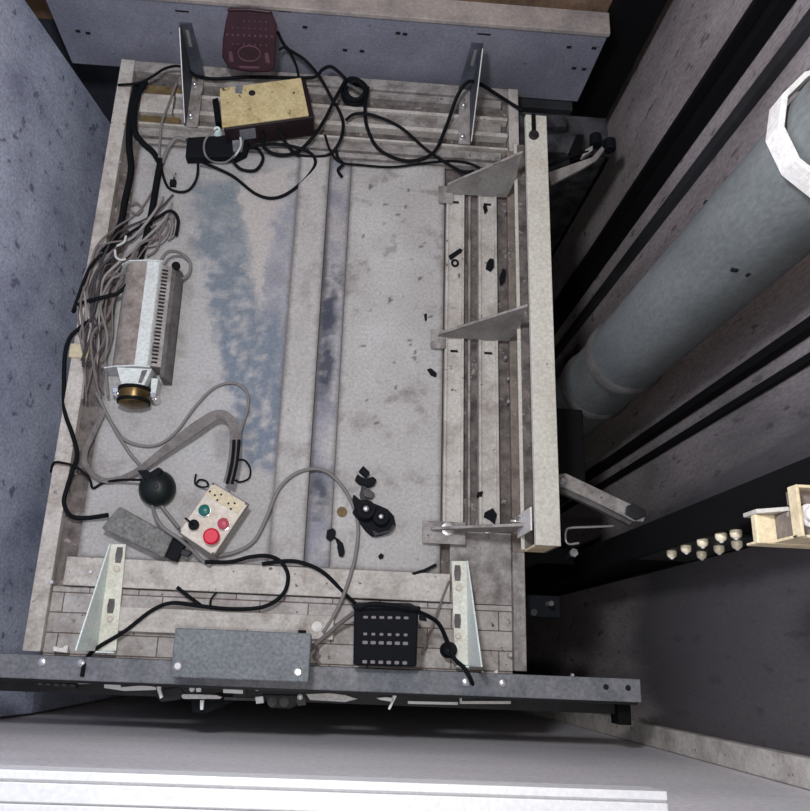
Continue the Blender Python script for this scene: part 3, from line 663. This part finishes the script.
# ------------------------------------------------------------------ blower
top = P(152, 266, z=.05); bot = P(139, 369, z=.05)
axis = (bot - top); L_ = axis.length; dv = axis.normalized(); du = V((-dv.y, dv.x, 0))
if du.x < 0: du = -du
fn = thing('cross_flow_blower', 'dusty white slotted blower housing with a brass motor end on the roof sheet', 'blower', V((bot.x, bot.y, 0.0)))
o_ = V((top.x, top.y, 0.002))
def fp(u, v, z): return o_ + du * u + dv * v + V((0, 0, z))
def extr(sec, v0, v1): return MB().hull([fp(u, v0, z) for u, z in sec], [fp(u, v1, z) for u, z in sec])
extr([(-.066, 0), (-.066, .03), (-.058, .048), (-.044, .060), (-.026, .067), (-.006, .070), (-.006, 0)], 0, L_).out('dusty_cowl', M['fan_d'], fn, smooth_a=True)
extr([(-.0058, 0), (-.0058, .0702), (.008, .071), (.022, .069), (.026, .064), (.026, 0)], 0, L_).out('white_band', M['fan_w'], fn, smooth_a=True)
gr = extr([(.0262, 0), (.0262, .062), (.050, .056), (.050, 0)], .004, L_ - .004).out('slot_panel', M['dusty'], fn)
m = MB(); 
for k in range(26):
    v = .014 + (L_ - .03) * k / 25
    m.hull([fp(.029, v, .0612), fp(.042, v, .058), fp(.042, v + .0045, .058), fp(.029, v + .0045, .0612)], [fp(.029, v, .0622), fp(.042, v, .059), fp(.042, v + .0045, .059), fp(.029, v + .0045, .0622)])
m.out('vent_slots', M['dark'], gr)
extr([(.0502, 0), (.0502, .056), (.058, .050), (.068, .02), (.068, 0)], .0, L_ + .02).out('outlet_side', M['fan_s'], fn)
extr([(-.072, 0), (-.072, .045), (-.05, .066), (0, .075), (.03, .073), (.03, 0)], -.003, 0).out('end_plate', M['fan_w'], fn)
extr([(-.078, .0), (-.078, .05), (-.05, .064), (0, .075), (.03, .073), (.032, .0)], L_, L_ + .003).out('end_plate', M['fan_w'], fn)
MB().hull([fp(-.046, L_ + .004, .035), fp(.034, L_ + .004, .035), fp(.020, L_ + .045, .035), fp(-.034, L_ + .045, .035)],
          [fp(-.046, L_ + .004, .066), fp(.034, L_ + .004, .066), fp(.018, L_ + .045, .060), fp(-.032, L_ + .045, .060)]).out('motor_bracket', M['fan_w'], fn, bev=.002)
MB().hull([fp(.012, L_ + .01, .0665), fp(.024, L_ + .008, .066), fp(.014, L_ + .038, .0625), fp(.006, L_ + .038, .0625)], [fp(.012, L_ + .01, .0675), fp(.024, L_ + .008, .067), fp(.014, L_ + .038, .0635), fp(.006, L_ + .038, .0635)]).out('bracket_rib', M['fan_s'], fn)
mo = MB().lathe(fp(-.006, L_ + .046, .036), [(.026, 0), (.035, .002), (.036, .03), (.033, .036), (.018, .042)], 30, dv).out('motor', M['brass'], fn, smooth_a=True)
MB().lathe(fp(-.006, L_ + .044, .036), [(.0375, .0), (.0375, .008)], 30, dv).out('motor_band', M['black'], mo, smooth_a=True)
MB().lathe(fp(-.006, L_ + .072, .036), [(.0368, .0), (.0368, .008)], 30, dv).out('motor_band', M['black'], mo, smooth_a=True)
for u, v in ((-.048, .052), (.038, .060)):
    MB().lathe(fp(u, L_ + v, .002), [(.010, 0), (.010, .034), (.006, .036), (.006, .042)], 16).out('mounting_stud', M['chrome'], fn, smooth_a=True)
MB().hull([fp(.03, L_ + .02, 0), fp(.045, L_ + .02, 0), fp(.042, L_ + .055, 0), fp(.030, L_ + .055, 0)], [fp(.03, L_ + .02, .045), fp(.045, L_ + .02, .045), fp(.042, L_ + .055, .04), fp(.030, L_ + .055, .04)]).out('side_clip', M['fan_w'], fn)
MB().lathe(fp(.058, .0, .05), [(.010, 0), (.010, .008), (.005, .009)], 16).out('grommet', M['black'], fn, smooth_a=True)

# ------------------------------------------------------------------ black pot-shaped bell
k = P(157, 488, z=.02)
bl = thing('alarm_bell', 'round black domed bell lying on the roof sheet by the ribbon cable', 'bell', (k.x, k.y, .001))
MB().lathe((k.x, k.y, .001), [(.034, 0), (.040, .006), (.041, .018), (.036, .032), (.024, .043), (.008, .048)], 32).out('dome', M['bell'], bl, smooth_a=True)
MB().lathe((k.x + .004, k.y - .002, .049), [(.006, -.003), (.006, .003), (.003, .005)], 16).out('centre_screw', M['charcoal'], bl, smooth_a=True)
MB().pxprism([(137, 470), (147, 470), (152, 474), (150, 480), (144, 480)], .045, .001).out('clip', M['rubber'], bl, bev=.002)
MB().pxprism([(150, 472), (158, 467), (162, 469), (160, 474), (152, 477)], .045, .001).out('clip', M['rubber'], bl, bev=.002)

# grey lid box
zt_ = .028
lb = thing('grey_cover', 'plain grey rectangular metal cover beside the push-button station', 'cover', P(138, 532, z=.013) )
MB().pxprism([(119, 506), (173, 536), (163.5, 558), (101, 528)], zt_ + .012, .0135).out('lid', M['greylid'], lb, bev=.004)
MB().pxprism([(175, 536), (187, 541), (176, 562), (165, 557)], zt_ + .006, .0135).out('gland_block', M['rubber'], lb, bev=.002)
MB().pxprism([(180, 548), (192, 552), (187, 557), (177, 553)], zt_ + .004, .0135).out('gland', M['charcoal'], lb, bev=.002)

# ------------------------------------------------------------------ push-button station
zt_ = .052
cq = [P(*p, z=zt_) for p in ((212.5, 482.5), (248, 504), (213.5, 555.5), (178.5, 532))]
pn = thing('push_button_station', 'ivory inspection control box with red, green and black buttons', 'control box', V((cq[0].x, cq[2].y, .012)))
MB().prism(cq, .0165, zt_ - .010).out('case', M['ivory'], pn, bev=.003)
cen = sum(cq, V()) / 4
MB().prism([cen + (p - cen) * 1.03 for p in cq], zt_ - .012, zt_ - .009).out('seam', M['fan_s'], pn)
MB().prism(cq, zt_ - .009, zt_).out('face', M['ivory'], pn, bev=.003)
sk = MB().pxprism([(213, 484.5), (245, 504), (238, 514), (205, 495)], zt_ + .0012, zt_ - .002).out('socket_panel', M['ivory_y'], pn, bev=.001)
m = MB()
for px, py in ((210, 491.5), (215, 495.3), (221.2, 494.7), (217.4, 500.2), (228.5, 503.5), (234.7, 503.5), (231, 509)):
    k = P(px, py, z=zt_); m.cyl((k.x, k.y, zt_), (k.x, k.y, zt_ + .0022), .0024, n=10)
m.out('socket_hole', M['dark'], sk)
def button(px, py, r, h, mt, ring):
    k = P(px, py, z=zt_ + h)
    o = MB().lathe((k.x, k.y, zt_), [(r * .8, 0), (r * .8, h * .5), (r, h * .55), (r, h * .85), (r * .8, h)], 26).out('button', M[mt], pn, smooth_a=True)
    if ring: MB().lathe((k.x, k.y, zt_), [(r * 1.12, 0), (r * 1.12, h * .35), (r * .9, h * .4)], 26).out('collar', M['chrome'], o, smooth_a=True)
    return o
button(204, 510, .0125, .012, 'green', 1)['label'] = 'green push button'
button(223, 523.5, .0125, .012, 'redd', 1)['label'] = 'dull red push button'
button(211, 536, .0175, .020, 'red', 0)['label'] = 'large bright red stop button'
ks = button(193.5, 524.5, .0115, .012, 'rubber', 0); ks['label'] = 'black selector knob'
A = P(193.5, 524.5, z=zt_ + .014); B = P(185, 518, z=zt_ + .014)
MB().tube([A, (A + B) / 2, B], .0022).out('selector_lever', M['black'], ks)
for px, py in ((246, 503.5), (213, 553.5), (180, 531), (213, 484)):
    k = P(px, py, z=zt_); MB().lathe((k.x, k.y, zt_), [(.003, 0), (.002, .0015)], 10).out('screw', M['fan_s'], pn)

# ------------------------------------------------------------------ broken mechanism and scraps on the roof
def z6(u, v, z): return P(330 + u / 6.76, 450 + v / 6.76, z=z)
mk = thing('broken_pulley', 'broken black pulley mechanism lying on the right-hand roof sheet'.replace('right-hand ', 'plain '), 'mechanism', z6(300, 460, .001))
cast_ = [(200, 490), (240, 545), (285, 585), (340, 580), (400, 560), (445, 505), (432, 445), (390, 400), (340, 378), (270, 350), (215, 345), (160, 300), (150, 330), (165, 400), (150, 420)]
MB().prism([z6(u, v, .012) for u, v in cast_], .001, .014).out('base_casting', M['rubber'], mk, bev=.002)
for (u, v, r, h) in ((240, 410, .0225, .030), (342, 458, .019, .022)):
    k = z6(u, v, .02); w = MB().lathe((k.x, k.y, .0142), [(r, 0), (r, h * .25), (r * .82, h * .35), (r * .82, h * .55), (r, h * .65), (r * .9, h * .9), (r * .5, h * .92), (r * .45, h)], 26).out('pulley', M['rubber'], mk, smooth_a=True)
    MB().lathe((k.x, k.y, .0142 + h), [(r * .28, -.002), (r * .28, .002), (r * .15, .004)], 14).out('axle', M['zinc'], w, smooth_a=True)
MB().prism([z6(u, v, .018) for u, v in ((225, 105), (272, 150), (245, 187), (195, 140))], .001, .018).out('link_block', M['rubber'], mk, bev=.002)
MB().prism([z6(u, v, .016) for u, v in ((185, 162), (240, 195), (290, 178), (317, 200), (300, 235), (265, 250), (200, 230), (168, 200))], .001, .016).out('link_block', M['rubber'], mk, bev=.002)
MB().prism([z6(u, v, .012) for u, v in ((235, 150), (250, 150), (250, 400), (225, 400), (200, 300))], .001, .010).out('link_bar', M['charcoal'], mk, bev=.001)
MB().prism([z6(u, v, .015) for u, v in ((225, 270), (265, 262), (305, 295), (280, 330), (230, 315))], .001, .017).out('link_block', M['cast'], mk, bev=.002)
MB().prism([z6(u, v, .014) for u, v in ((280, 540), (330, 560), (400, 540), (430, 500), (440, 520), (400, 562), (300, 585))], .0142, .018).out('cover_lip', M['charcoal'], mk, bev=.001)
def scrap(name, label, cat, polys, mt='rubber', h=.008, zoff=.0006, group=None):
    t = thing(name, label, cat, P(*polys[0][0], z=zoff))
    if group: t['group'] = group
    for k, q in enumerate(polys): MB().prism([P(*p, z=h) for p in q], zoff, h + .001 * k).out('piece' if len(polys) > 1 else 'lump', M[mt], t, bev=.0012)
    return t
scrap('rubber_scrap', 'twisted black scrap on the stained strip between the two roof sheets', 'scrap',
      [[(327, 530), (333, 528), (336, 531), (335, 538), (330, 541), (326, 538)], [(334, 536), (340, 540), (342, 546), (338, 546)], [(338, 539), (343, 543), (345, 552), (343, 557), (339, 556), (337, 547)]])
scrap('crumb', 'tiny black crumb below the broken pulley', 'crumb', [[(378, 556), (381, 553), (384, 555), (383, 558), (380, 559)]])
scrap('rubber_strip', 'dark curved strip lying where sheet meets front beam', 'scrap', [[(411, 573), (424, 569), (432, 565), (436, 563), (437, 566), (428, 571), (414, 575)]], h=.012)
scrap('steel_pin', 'short black pin above the small ring on the first rib', 'pin', [[(449, 255), (460, 248), (463, 250), (451, 259)]], h=.018, zoff=.009)
k = P(455, 263, z=.012); q = [(k.x + .0075 * math.cos(i * math.pi / 6), k.y + .0085 * math.sin(i * math.pi / 6), .012) for i in range(12)]
tag(MB().tube(q, .0028, 8, 3, True).out('rubber_ring', M['rubber']), 'small black ring on the first rib beside the roof sheet', 'ring')
scrap('rubber_lump', 'black lump on the second rib across from the small ring', 'scrap', [[(487, 262), (490, 258), (494, 259), (494, 267), (491, 271), (486, 268)]], h=.016, zoff=.009)
scrap('rubber_lump', 'long dark scrap at the outer edge of the second rib', 'scrap', [[(500, 276), (503, 268), (506, 270), (505, 280), (501, 284)]], h=.012, zoff=.001)
scrap('rubber_lump', 'small dark scrap on the roof sheet beside the middle gusset', 'scrap', [[(427, 369), (431, 368), (437, 373), (436, 377), (431, 375)]], h=.006)
scrap('rubber_lump', 'dark sliver on the roof sheet just beyond the middle gusset', 'scrap', [[(424, 314), (427, 313), (427, 320), (425, 321)]], h=.004)
scrap('rubber_lump', 'dark scrap between the ribs by the front gusset', 'scrap', [[(485, 512), (493, 508), (497, 514), (495, 524), (490, 520), (484, 517)], [(478, 492), (483, 491), (482, 497), (477, 497)]], h=.014, zoff=.004)
scrap('rubber_lump', 'black crumb on the first rib near the rear gusset', 'scrap', [[(483, 206), (486, 203), (488, 210), (485, 214)]], h=.014, zoff=.009)
k = P(342, 512, z=0)
tag(MB().lathe((k.x, k.y, .0), [(.012, 0), (.012, .001), (.009, .0016)], 18).out('rusty_washer', M['ochre']), 'faint rusty disc on the stained strip beside the broken pulley', 'washer')
# ------------------------------------------------------------------ cables
def cable(name, label, cat, pts, r, mt, z=.02, group=None):
    w = []
    for i, p in enumerate(pts):
        zz = p[2] if len(p) > 2 else z + .004 * math.sin(i * 2.1)
        w.append(P(p[0], p[1], z=zz))
    o = tag(MB().tube(w, r, 8, 7).out(name, M[mt]), label, cat, group)
    return o
CB = 'cable'
cable('cable', 'black cable dropping from the maroon basket to the knot beside the coil', CB, [(277, 30, .12), (286, 47, .09), (305, 60, .06), (321, 79, .05), (333, 101, .04), (336, 106, .034)], .0042, 'rubber_b')
cable('cable', 'black cable forking from the maroon basket to the back of the yellow box', CB, [(279, 50, .09), (286, 48, .09), (295, 62, .06), (299, 79, .05)], .0034, 'rubber_b')
cable('cable', 'black kinked cable running along the back of the yellow lid', CB, [(196, 76, .03), (215, 79, .03), (250, 77, .03), (303, 78, .04), (317, 76, .05), (322, 70, .05), (332, 67, .06), (347, 80, .04)], .0045, 'rubber_b')
cable('cable', 'black cable hanging in a bow below the yellow box to the coil', CB, [(263, 133, .06), (264, 147, .03), (278, 155, .015), (297, 152, .015), (313, 137, .03), (325, 119, .03), (334, 101, .04), (346, 79, .045)], .0048, 'rubber_b')
cable('cable', 'black cable bowing from the yellow box around the knot', CB, [(278, 130, .06), (289, 147, .03), (300, 155.5, .012), (327, 155.5, .012), (340, 141, .03), (343, 122, .03), (336, 104, .04)], .0045, 'rubber_b')
cable('cable', 'black cable curled in a small loop beside the low black box', CB, [(231, 158, .03), (236, 165, .02), (243, 170, .01), (256, 170, .01), (263, 158, .014), (256, 148, .02), (244, 149, .03)], .0042, 'rubber_b')
cable('cable', 'long black cable sweeping in a bow over the blue stained sheet', CB, [(199, 161, .04), (216, 168, .012), (234, 177, .008), (256, 194, .008), (275, 198, .008), (294, 189, .008), (313, 169, .01), (314, 157, .02), (302, 149, .03), (275, 144, .03), (250, 147, .04)], .0042, 'rubber_b')
cable('cable', 'thin black cable looping in a circle beside the thick upright cable', CB, [(198, 160, .04), (197, 177, .012), (190, 189, .008), (180, 192, .008), (168, 187, .008), (162, 171, .014), (161, 158, .03)], .0035, 'rubber_b')
cable('cable', 'black cable from the coil swinging over to the rear end of the beam', CB, [(368, 87, .04), (365, 110, .03), (368, 130, .025), (380, 150, .018), (407, 161, .01), (433, 153, .02), (446, 127, .03), (457, 97, .06), (468, 82, .08), (480, 84, .07), (493, 92, .05), (507, 101, .03), (523, 111, .03)], .0048, 'rubber_b')
cable('cable', 'black cable crossing the rear ribs towards the rear gusset', CB, [(346, 120, .03), (355, 114, .03), (372, 115, .03), (400, 127, .025), (427, 150, .02), (453, 167, .012), (464, 172, .012), (474, 171, .014)], .0042, 'rubber_b')
cable('cable', 'thin black cable lying straight along the rear end of the roof sheet', CB, [(325, 135, .025), (330, 150, .014), (340, 162, .01), (360, 165, .01), (393, 167, .01), (425, 163, .01), (450, 161, .01), (468, 163, .012), (480, 168, .014)], .0034, 'rubber_b')
cable('cable', 'short frayed black cable end below the knot by the coil', CB, [(336, 150, .02), (338, 158, .012), (343, 164, .014), (338, 170, .01), (342, 177, .008)], .0042, 'rubber_b')
cable('white_wire', 'white wire looping from the yellow box round the low black box', 'wire', [(218, 129, .05), (208, 136, .045), (204, 145, .04), (206, 156, .04), (214, 162, .012), (226, 162, .014), (234, 156, .045)], .0027, 'cord')
cable('white_wire', 'short white wire behind the low black box connector', 'wire', [(240, 136, .05), (241, 145, .05), (237, 153, .048), (232, 159, .02)], .0028, 'whitewire')
cable('cable', 'thin dark cable arching over the ochre filler boards to the edge rail', CB, [(197, 77, .05), (187, 69, .06), (176, 66, .06), (164, 69, .05), (153, 76, .04), (139, 83, .03), (118, 85, .02)], .0034, 'rubber_b')
cable('thick_cable', 'thick black cable bending along the ochre filler boards', CB, [(146, 82, .025), (138, 95, .025), (134.5, 112, .022), (135, 131, .02), (143, 143, .014), (153, 152, .012), (161, 165, .016)], .0075, 'rubber_b')
cable('thick_cable', 'thick black cable running down to the end of the blower', CB, [(160, 164, .018), (157, 180, .014), (152, 210, .012), (146, 237, .012), (139, 262, .014)], .0085, 'rubber_b')
cable('thick_cable', 'black cable lying in the side trough along the edge rail', CB, [(137, 84, .008), (131, 110, .004), (129, 143, .002), (131, 170, .002), (125, 200, .002), (121, 222, .004), (114, 240, .008), (104, 252, .016)], .0085, 'rubber_b')
cable('grey_wire', 'thin grey wire crossing the ochre filler boards to the cable knot', 'wire', [(177, 82, .02), (169, 103, .02), (162, 122, .02), (160, 140, .014), (159, 158, .018)], .0032, 'cord')
cable('grey_wire', 'grey wires end curling from the low black box to the cable knot', 'wire', [(186, 140, .03), (177, 138, .03), (170, 145, .02), (165, 155, .02), (162, 163, .02)], .005, 'cord')
k = P(173, 183, z=.008)
kp = thing('cable_connector', 'tiny black square connector inside the circular cable loop', 'connector', (k.x, k.y, .001))
MB().box(k.x - .008, k.x + .008, k.y - .009, k.y + .009, .001, .012).out('body', M['rubber'], kp, bev=.002); MB().cyl((k.x, k.y + .009, .006), (k.x + .003, k.y + .03, .006), .002).out('tail', M['rubber_b'], kp)
cable('cable', 'black cable passing through the tangle and over the edge rail', CB, [(176, 236, .012), (178, 219, .02), (170, 211, .022), (155, 219, .02), (133, 231, .025), (110, 249, .03), (93, 263, .035), (84, 281, .03), (75, 306, .02), (73, 312, .02)], .0042, 'rubber_b')
cable('cable', 'black cable emerging beside the blower and wrapping the edge rail', CB, [(128, 284, .05), (118, 293, .045), (104, 297, .045), (92, 300, .04), (80, 304, .03), (73, 312, .01)], .0048, 'rubber_b')
cable('cable', 'long black cable hanging past the edge rail and ending at the grey cover', CB, [(91, 320, .03), (80, 328, .03), (70, 338, .02), (65, 355, .01), (64, 385, .005), (65, 412, .01), (73, 436, .022), (77, 455, .02), (72, 472, .012), (67, 488, .012), (64, 503, .012), (71, 516, .012), (86, 518, .012), (108, 515, .02)], .005, 'rubber_b')
cable('cable', 'thin dark cable over the edge rail, looping back to the black bell', CB, [(51, 472, .0), (54, 463, .02), (63, 463, .024), (76, 467, .018), (89, 478, .012), (93, 488, .006), (103, 483, .006), (120, 480, .02), (142, 480, .03)], .003, 'rubber_b')
cable('grey_cable', 'grey cord looping from beside the blower over the blue stain to the button station', 'cable', [(96, 392, .02), (105, 411, .014), (115, 428, .01), (125, 440, .008), (143, 446, .006), (160, 444, .006), (177, 431, .006), (195, 407, .006), (214, 388, .006), (233, 383, .006), (246, 391, .006), (248, 407, .006), (241, 430, .012), (233, 462, .02)], .0036, 'cord')
cable('grey_cable', 'grey cord running down to the black bell beside the ribbon cable', 'cable', [(98, 395, .02), (112, 424, .014), (129, 452, .01), (141, 466, .012), (146, 474, .02)], .0036, 'cord')
cable('grey_cable', 'grey cord from the black bell passing under the button station', 'cable', [(152, 506, .02), (157, 519, .045), (165, 529, .05), (178, 538, .05), (190, 548, .03), (203, 561, .016), (211, 566, .016)], .004, 'cord')
cable('grey_cable', 'grey cord from the bell to the edge of the button station', 'cable', [(160, 504, .014), (170, 517, .012), (179, 528, .016)], .004, 'cord')
cable('grey_cable', 'long grey cord arching from the button station over the raised strip to the front', 'cable', [(216, 556, .012), (236, 552, .008), (254, 541, .008), (266, 519, .01), (279, 489, .018), (297, 473, .018), (319, 469, .012), (336, 479, .006), (350, 499, .006), (358, 524, .006), (356, 553, .006), (349, 580, .016), (338, 608, .01), (323, 633, .012)], .0042, 'cord')
cable('cable', 'black cable from the button station looping across both front beams to the header', CB, [(205, 562, .02), (230, 562, .02), (250, 557, .018), (268, 556, .018), (281, 562, .018), (288, 576, .018), (283, 594, .018), (263, 607, .02), (230, 609, .02), (200, 606, .02), (172, 603, .02), (151, 611, .018), (125, 631, .018), (97, 648, .025), (86, 660, .055), (82, 676, .07)], .0044, 'rubber_b')
cable('cable', 'black cable lying on the front beam and reaching the black basket', CB, [(262, 564, .018), (285, 561, .018), (303, 563, .018), (324, 573, .018), (346, 595, .01), (358, 606, .06)], .0044, 'rubber_b')
cable('cable', 'short black cable stub between the two front beams', CB, [(177, 587, .012), (188, 596, .008), (203, 607, .014)], .004, 'rubber_b')
cable('thin_wire', 'thin dark wire standing on the front tray beside the short stub', 'wire', [(210, 608, .016), (211, 599, .006), (219, 590, .006)], .002, 'rubber_b')
cable('brown_wire', 'brown wire leading from the controller box up to the black basket', 'wire', [(308, 652, .03), (317, 643, .02), (328, 634, .02), (342, 622, .03), (358, 610, .06)], .0048, 'brownwire')
cable('cable', 'black cable from the black basket across the slotted bracket and header', CB, [(358, 609, .135), (370, 604, .14), (390, 605, .142), (405, 608, .14), (421, 613, .12), (438, 623, .08), (448, 643, .05), (454, 658, .05), (464, 668, .068), (471, 680, .07), (475, 692, .03), (477, 698, .0)], .0046, 'rubber_b')
cable('brown_wire', 'thin straight brown wire between the black basket and the slotted bracket', 'wire', [(449, 581, .014), (440, 605, .01), (431, 630, .01), (422, 655, .012)], .0026, 'brownwire')
cable('brown_wire', 'curled thin wires at the end of the controller box', 'wire', [(311, 644, .06), (318, 650, .03), (314, 657, .03), (320, 664, .03)], .003, 'brownwire')
cable('grey_wire', 'thin grey wire ring beside the button station and ribbon', 'wire', [(234, 461, .01), (244, 460, .006), (250, 468, .006), (249, 478, .006), (240, 482, .006), (235, 480, .006)], .0022, 'rubber_b')
cable('thin_wire', 'tangled thin dark wire between the bell and button station', 'wire', [(196, 474, .006), (195, 483, .006), (201, 487, .008), (208, 486, .02), (206, 481, .01), (199, 480, .006), (196, 485, .006)], .0022, 'rubber_b')
k = P(449, 650, z=.02)
bb = thing('cable_boss', 'round black cable boss under the slotted bracket by the black basket', 'boss', (k.x, k.y, -.003))
MB().lathe((k.x, k.y, -.003), [(.017, 0), (.017, .03), (.012, .036)], 20).out('barrel', M['rubber'], bb, smooth_a=True); MB().lathe((k.x, k.y, .033), [(.005, 0), (.004, .006)], 10).out('tip', M['zinc'], bb)

# tangle of dusty wires along the left side
base = [(168, 203, .014), (155, 222, .014), (132, 240, .016), (112, 258, .022), (100, 280, .022), (92, 305, .022), (92, 335, .02), (90, 365, .018), (97, 395, .014)]
for i in range(20):
    ox = random.uniform(-15, 15); w = []; s0 = random.choice((0, 0, 1, 2, 3)); s1 = random.choice((7, 8, 9, 9)); rw = 0
    for j, (x, y, z) in enumerate(base[s0:s1]):
        rw = rw * .6 + random.gauss(0, 4.5); k_ = j + s0
        w.append((x + ox * (.35 if k_ == 0 else .8 if k_ < 7 else .6) + rw, y + random.gauss(0, 4) + (ox * .9 if k_ < 4 else 0), z + random.uniform(-.008, .02)))
    cable('dusty_wire', 'dusty wire in the tangle between the edge rail and the blower', 'wire', w, random.choice((.002, .0026, .0034)), random.choice(('brownwire', 'wire_d', 'brownwire', 'wire_p', 'cord')), group='dusty wires tangled along the edge rail')
# loops hanging out of the tangle near the blower's far end
loops = [[(171, 209), (178, 219), (176, 233), (168, 240)], [(167, 212), (173, 224), (170, 238)], [(163, 214), (168, 228), (160, 243)], [(150, 226), (160, 236), (156, 250), (147, 256)], [(131, 205), (137, 203), (142, 209), (137, 214), (131, 211)]]
for w in loops: cable('dusty_wire', 'short dusty wire curling at the far end of the blower', 'wire', w, .003, random.choice(('brownwire', 'cord')), z=.014, group='wire curls near the blower')
cable('white_wire', 'bright white wire hook in the middle of the dusty tangle', 'wire', [(117, 246, .04), (124, 242, .05), (126, 236, .05)], .003, 'whitewire')
cable('white_wire', 'bright white wire curl above the cowl of the blower', 'wire', [(115, 250, .045), (116, 257, .045), (121, 260, .045), (126, 259, .045)], .003, 'whitewire')
cable('grey_cable', 'grey cord looping over the end of the blower housing', 'cable', [(160, 262, .06), (168, 252, .05), (180, 253, .03), (190, 262, .014), (189, 274, .012), (182, 279, .02)], .0042, 'cord')
# pale tape round the rail and dusty sleeve
k = P(78, 350, z=.02)
tag(MB().box(-.632, -.583, k.y - .018, k.y + .018, -.012, .018).out('tape_wrap', M['ivory_y'], bev=.004), 'yellowed tape wrapped round the edge rail', 'tape')

# flat ribbon cable
cpts = [(104, 410, .02), (94, 432, .014), (85, 452, .012), (87, 467, .012), (100, 479, .012), (116, 479.5, .014), (137, 471, .02), (165, 450, .03), (195, 428, .036), (216, 415, .036), (229, 418, .036), (235.5, 433, .034), (232, 466, .04), (227, 483, .045)]
wid = [.006, .006, .006, .006, .006, .006, .007, .010, .0135, .012, .010, .013, .011, .009]
w = smooth([P(*p) if False else P(p[0], p[1], z=p[2]) for p in cpts], 6)
dirs = []
for i in range(len(w)):
    tt = (w[min(i + 1, len(w) - 1)] - w[max(i - 1, 0)]); n_ = V((-tt.y, tt.x, 0)).normalized()
    f = i / (len(w) - 1) * (len(wid) - 1); i0 = min(int(f), len(wid) - 2); dirs.append(n_ * (wid[i0] + (wid[i0 + 1] - wid[i0]) * (f - i0)))
tag(MB().strip(w, dirs, .003).out('ribbon_cable', M['ribbon']), 'wide flat grey ribbon cable bending down to the button station', CB)
for dx in (-2, 3):
    cable('cable', ('black lead entering the button station beside the ribbon cable' if dx < 0 else 'black lead nearest the raised strip at the button station'), CB, [(236 + dx, 440, .05), (234 + dx, 462, .055), (229 + dx, 484, .05)], .0036, 'rubber_b')

# ------------------------------------------------------------------ lights
def area(name, loc, target, size, power, col):
    l = bpy.data.lights.new(name, 'AREA'); l.shape = 'DISK'; l.size = size; l.energy = power; l.color = col
    o = bpy.data.objects.new(name, l); COL.objects.link(o); o.location = loc
    o.rotation_euler = (V(target) - V(loc)).to_track_quat('-Z', 'Y').to_euler(); return o
l = bpy.data.lights.new('front_fill', 'POINT'); l.energy = 24; l.shadow_soft_size = .03; l.color = (1, .97, .93)  # unseen fill added near the camera to brighten the door gear
o = bpy.data.objects.new('front_fill', l); COL.objects.link(o); o.location = (.03, -.07, 1.86)
l = bpy.data.lights.new('work_lamp', 'POINT'); l.energy = 64; l.shadow_soft_size = .09; l.color = (.96, .97, 1)
o = bpy.data.objects.new('work_lamp', l); COL.objects.link(o); o.location = (-.22, .60, 1.72)
wd = bpy.data.worlds.new('world'); sc.world = wd; wd.use_nodes = True
wd.node_tree.nodes['Background'].inputs[0].default_value = (.6, .7, 1, 1); wd.node_tree.nodes['Background'].inputs[1].default_value = .02
sc.view_settings.view_transform = 'Standard'; sc.view_settings.look = 'None'; sc.view_settings.gamma = 1; sc.view_settings.exposure = 0
